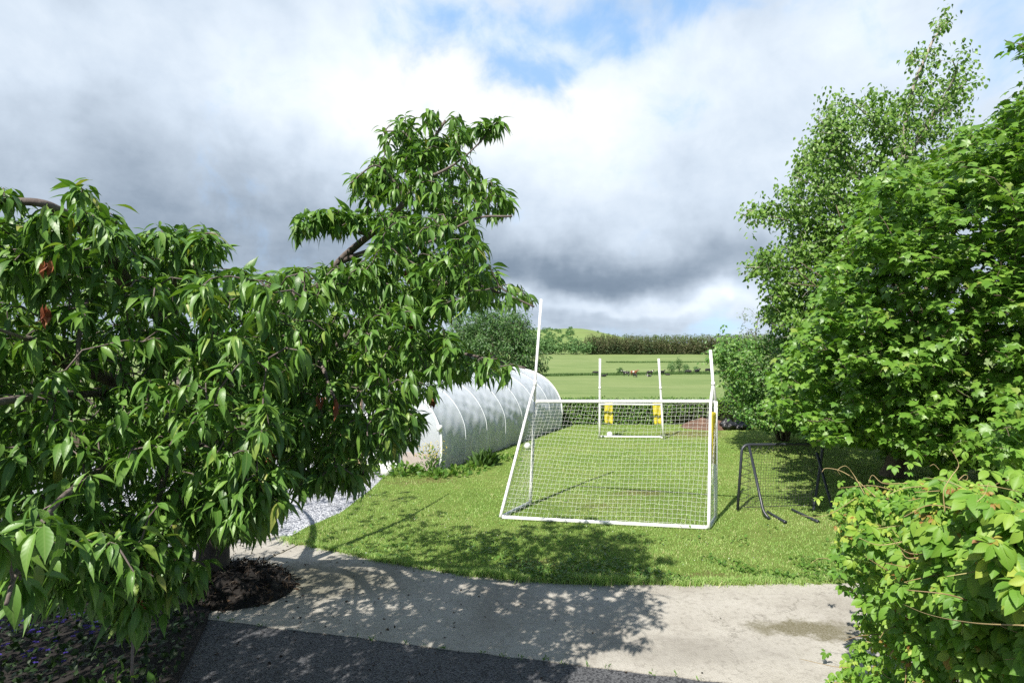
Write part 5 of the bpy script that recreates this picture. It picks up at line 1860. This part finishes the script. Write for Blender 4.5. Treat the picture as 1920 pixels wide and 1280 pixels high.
# ---- cows
def cow_mesh(name, pose, big=1.0):
    tb = Tubes()
    L = pose == 'lie'
    g = 0.42 if L else 0.0
    zc = 0.98 - (0.58 if L else 0)
    body = np.array([(-.82, 0, zc + .10), (-.72, 0, zc + .04), (-.45, 0, zc), (0, 0, zc - .04), (.4, 0, zc), (.66, 0, zc + .05), (.82, 0, zc + .10)])
    tb.tube(body, np.array([.14, .27, .34, .37, .35, .29, .17]), 12)
    if pose == 'graze':
        head = np.array([(.70, 0, zc + .10), (.95, 0, zc - .12), (1.15, 0, zc - .45), (1.22, 0, zc - .62), (1.28, .0, zc - .80), (1.30, 0, zc - .88)])
    else:
        head = np.array([(.66, 0, zc + .10), (.88, 0, zc + .30), (1.02, 0, zc + .46), (1.12, 0, zc + .46), (1.32, 0, zc + .36), (1.42, 0, zc + .31)])
    tb.tube(head, np.array([.24, .18, .14, .15, .11, .08]), 10)
    hx_ = head[3]
    for s in (-1, 1):
        tb.tube(np.array([hx_ + (-.02, s * .10, .06), hx_ + (-.05, s * .22, .07), hx_ + (-.05, s * .29, .04)]), np.array([.03, .055, .02]), 6)
    for x in (-.62, .55):
        for s in (-1, 1):
            if L:
                tb.tube(np.array([(x, s * .22, zc - .12), (x + .25, s * .36, .14), (x - .1, s * .42, .08)]), np.array([.13, .08, .06]), 7)
            else:
                k_ = -.06 if x < 0 else .03
                tb.tube(np.array([(x, s * .17, zc - .05), (x + (.04 if x < 0 else 0), s * .18, .62), (x + k_, s * .17, .40), (x + k_ * .6, s * .17, .10), (x + .02, s * .17, 0.0)]), np.array([.16, .11, .065, .05, .07]), 8)
    tb.tube(np.array([(-.86, 0, zc + .16), (-.96, 0, zc - .1), (-.97, 0, zc - .5 + g * .6)]), np.array([.035, .025, .045]), 6)
    if not L:
        tb.ball((-.42, 0, zc - .36), .15, 8, 6, (1.1, 1, .7))
    me = raw_mesh(name, np.concatenate(tb.V) * big, [np.concatenate(tb.Q), np.concatenate(tb.T)])
    return me


def hide(name, base, patch, thr):
    m_, t_ = mat_new(name)
    co_ = t_.add('ShaderNodeTexCoord').outputs['Object']
    oi = t_.add('ShaderNodeObjectInfo').outputs['Random']
    vec = t_.v('ADD', co_, t_.add('ShaderNodeCombineXYZ', {0: t_.m('MULTIPLY', oi, 31.0), 1: t_.m('MULTIPLY', oi, 17.0), 2: 0.0}).outputs[0])
    f_ = t_.rng(t_.noise(vec, 1.6, 2, .5), thr, thr + .02, 0, 1)
    p_ = t_.add('ShaderNodeBsdfPrincipled', {'Base Color': t_.mix(f_, base, patch), 'Roughness': .7})
    t_.add('ShaderNodeOutputMaterial', {0: p_.outputs[0]})
    return m_


H_BLACK = hide('black_hide', (.018, .017, .017), (.018, .017, .017), .9)
H_PIED = hide('black_white_hide', (.018, .017, .017), (.62, .60, .56), .59)
H_BROWN = hide('brown_white_hide', (.20, .065, .025), (.62, .58, .52), .62)
CM = {}
for px, py, pose, mat, yaw, sc, lab in (
        (1117, 703.5, 'graze', H_BLACK, 2.95, 1.0, 'black cow grazing left of the small goal, farthest left of the herd'),
        (1132, 706, 'lie', H_BLACK, .3, .85, 'dark cow lying low in the grass by the left upright of the small goal'),
        (1174, 705, 'stand', H_PIED, 2.6, 1.12, 'large black and white cow standing next to the brown cow'),
        (1188, 704, 'stand', H_BROWN, -.3, 1.15, 'red brown cow with white marks, the only brown one'),
        (1190, 707, 'graze', H_BLACK, -1.2, .8, 'small black calf in front of the brown cow'),
        (1218, 703.5, 'stand', H_PIED, .15, 1.05, 'black and white cow just left of the right small goal upright'),
        (1217, 706, 'lie', H_PIED, 2.9, .7, 'small pied calf lying in front of a black and white cow'),
        (1241, 702.5, 'stand', H_BLACK, .4, 1.0, 'black cow right behind the right upright of the small goal'),
        (1252, 703.5, 'lie', H_BLACK, 3.0, .8, 'black calf lying alone below the biggest field bush'),
        (1291, 701.5, 'graze', H_BLACK, 2.8, 1.05, 'black cow grazing right of the bushes, nearest to them'),
        (1307, 701, 'stand', H_BLACK, .5, 1.15, 'black cow standing between two grazing cows at the right'),
        (1327, 699, 'graze', H_BLACK, .2, 1.1, 'black cow grazing farthest right, by the right goal upright')):
    if pose not in CM:
        CM[pose] = cow_mesh('cow_' + pose, pose)
    b = field_pt(px, py)
    o = bpy.data.objects.new('cow', CM[pose])
    COL.objects.link(o)
    if not CM[pose].materials:
        CM[pose].materials.append(mat)
    o.material_slots[0].link = 'OBJECT'
    o.material_slots[0].material = mat
    o.location = tuple(b)
    o.rotation_euler = (0, 0, yaw)
    o.scale = (sc, sc, sc)
    rm = o.modifiers.new('fuse', 'REMESH')
    rm.mode = 'VOXEL'
    rm.voxel_size = 0.045
    rm.use_smooth_shade = True
    tag(o, lab, 'cow', 'cattle grazing in the field')
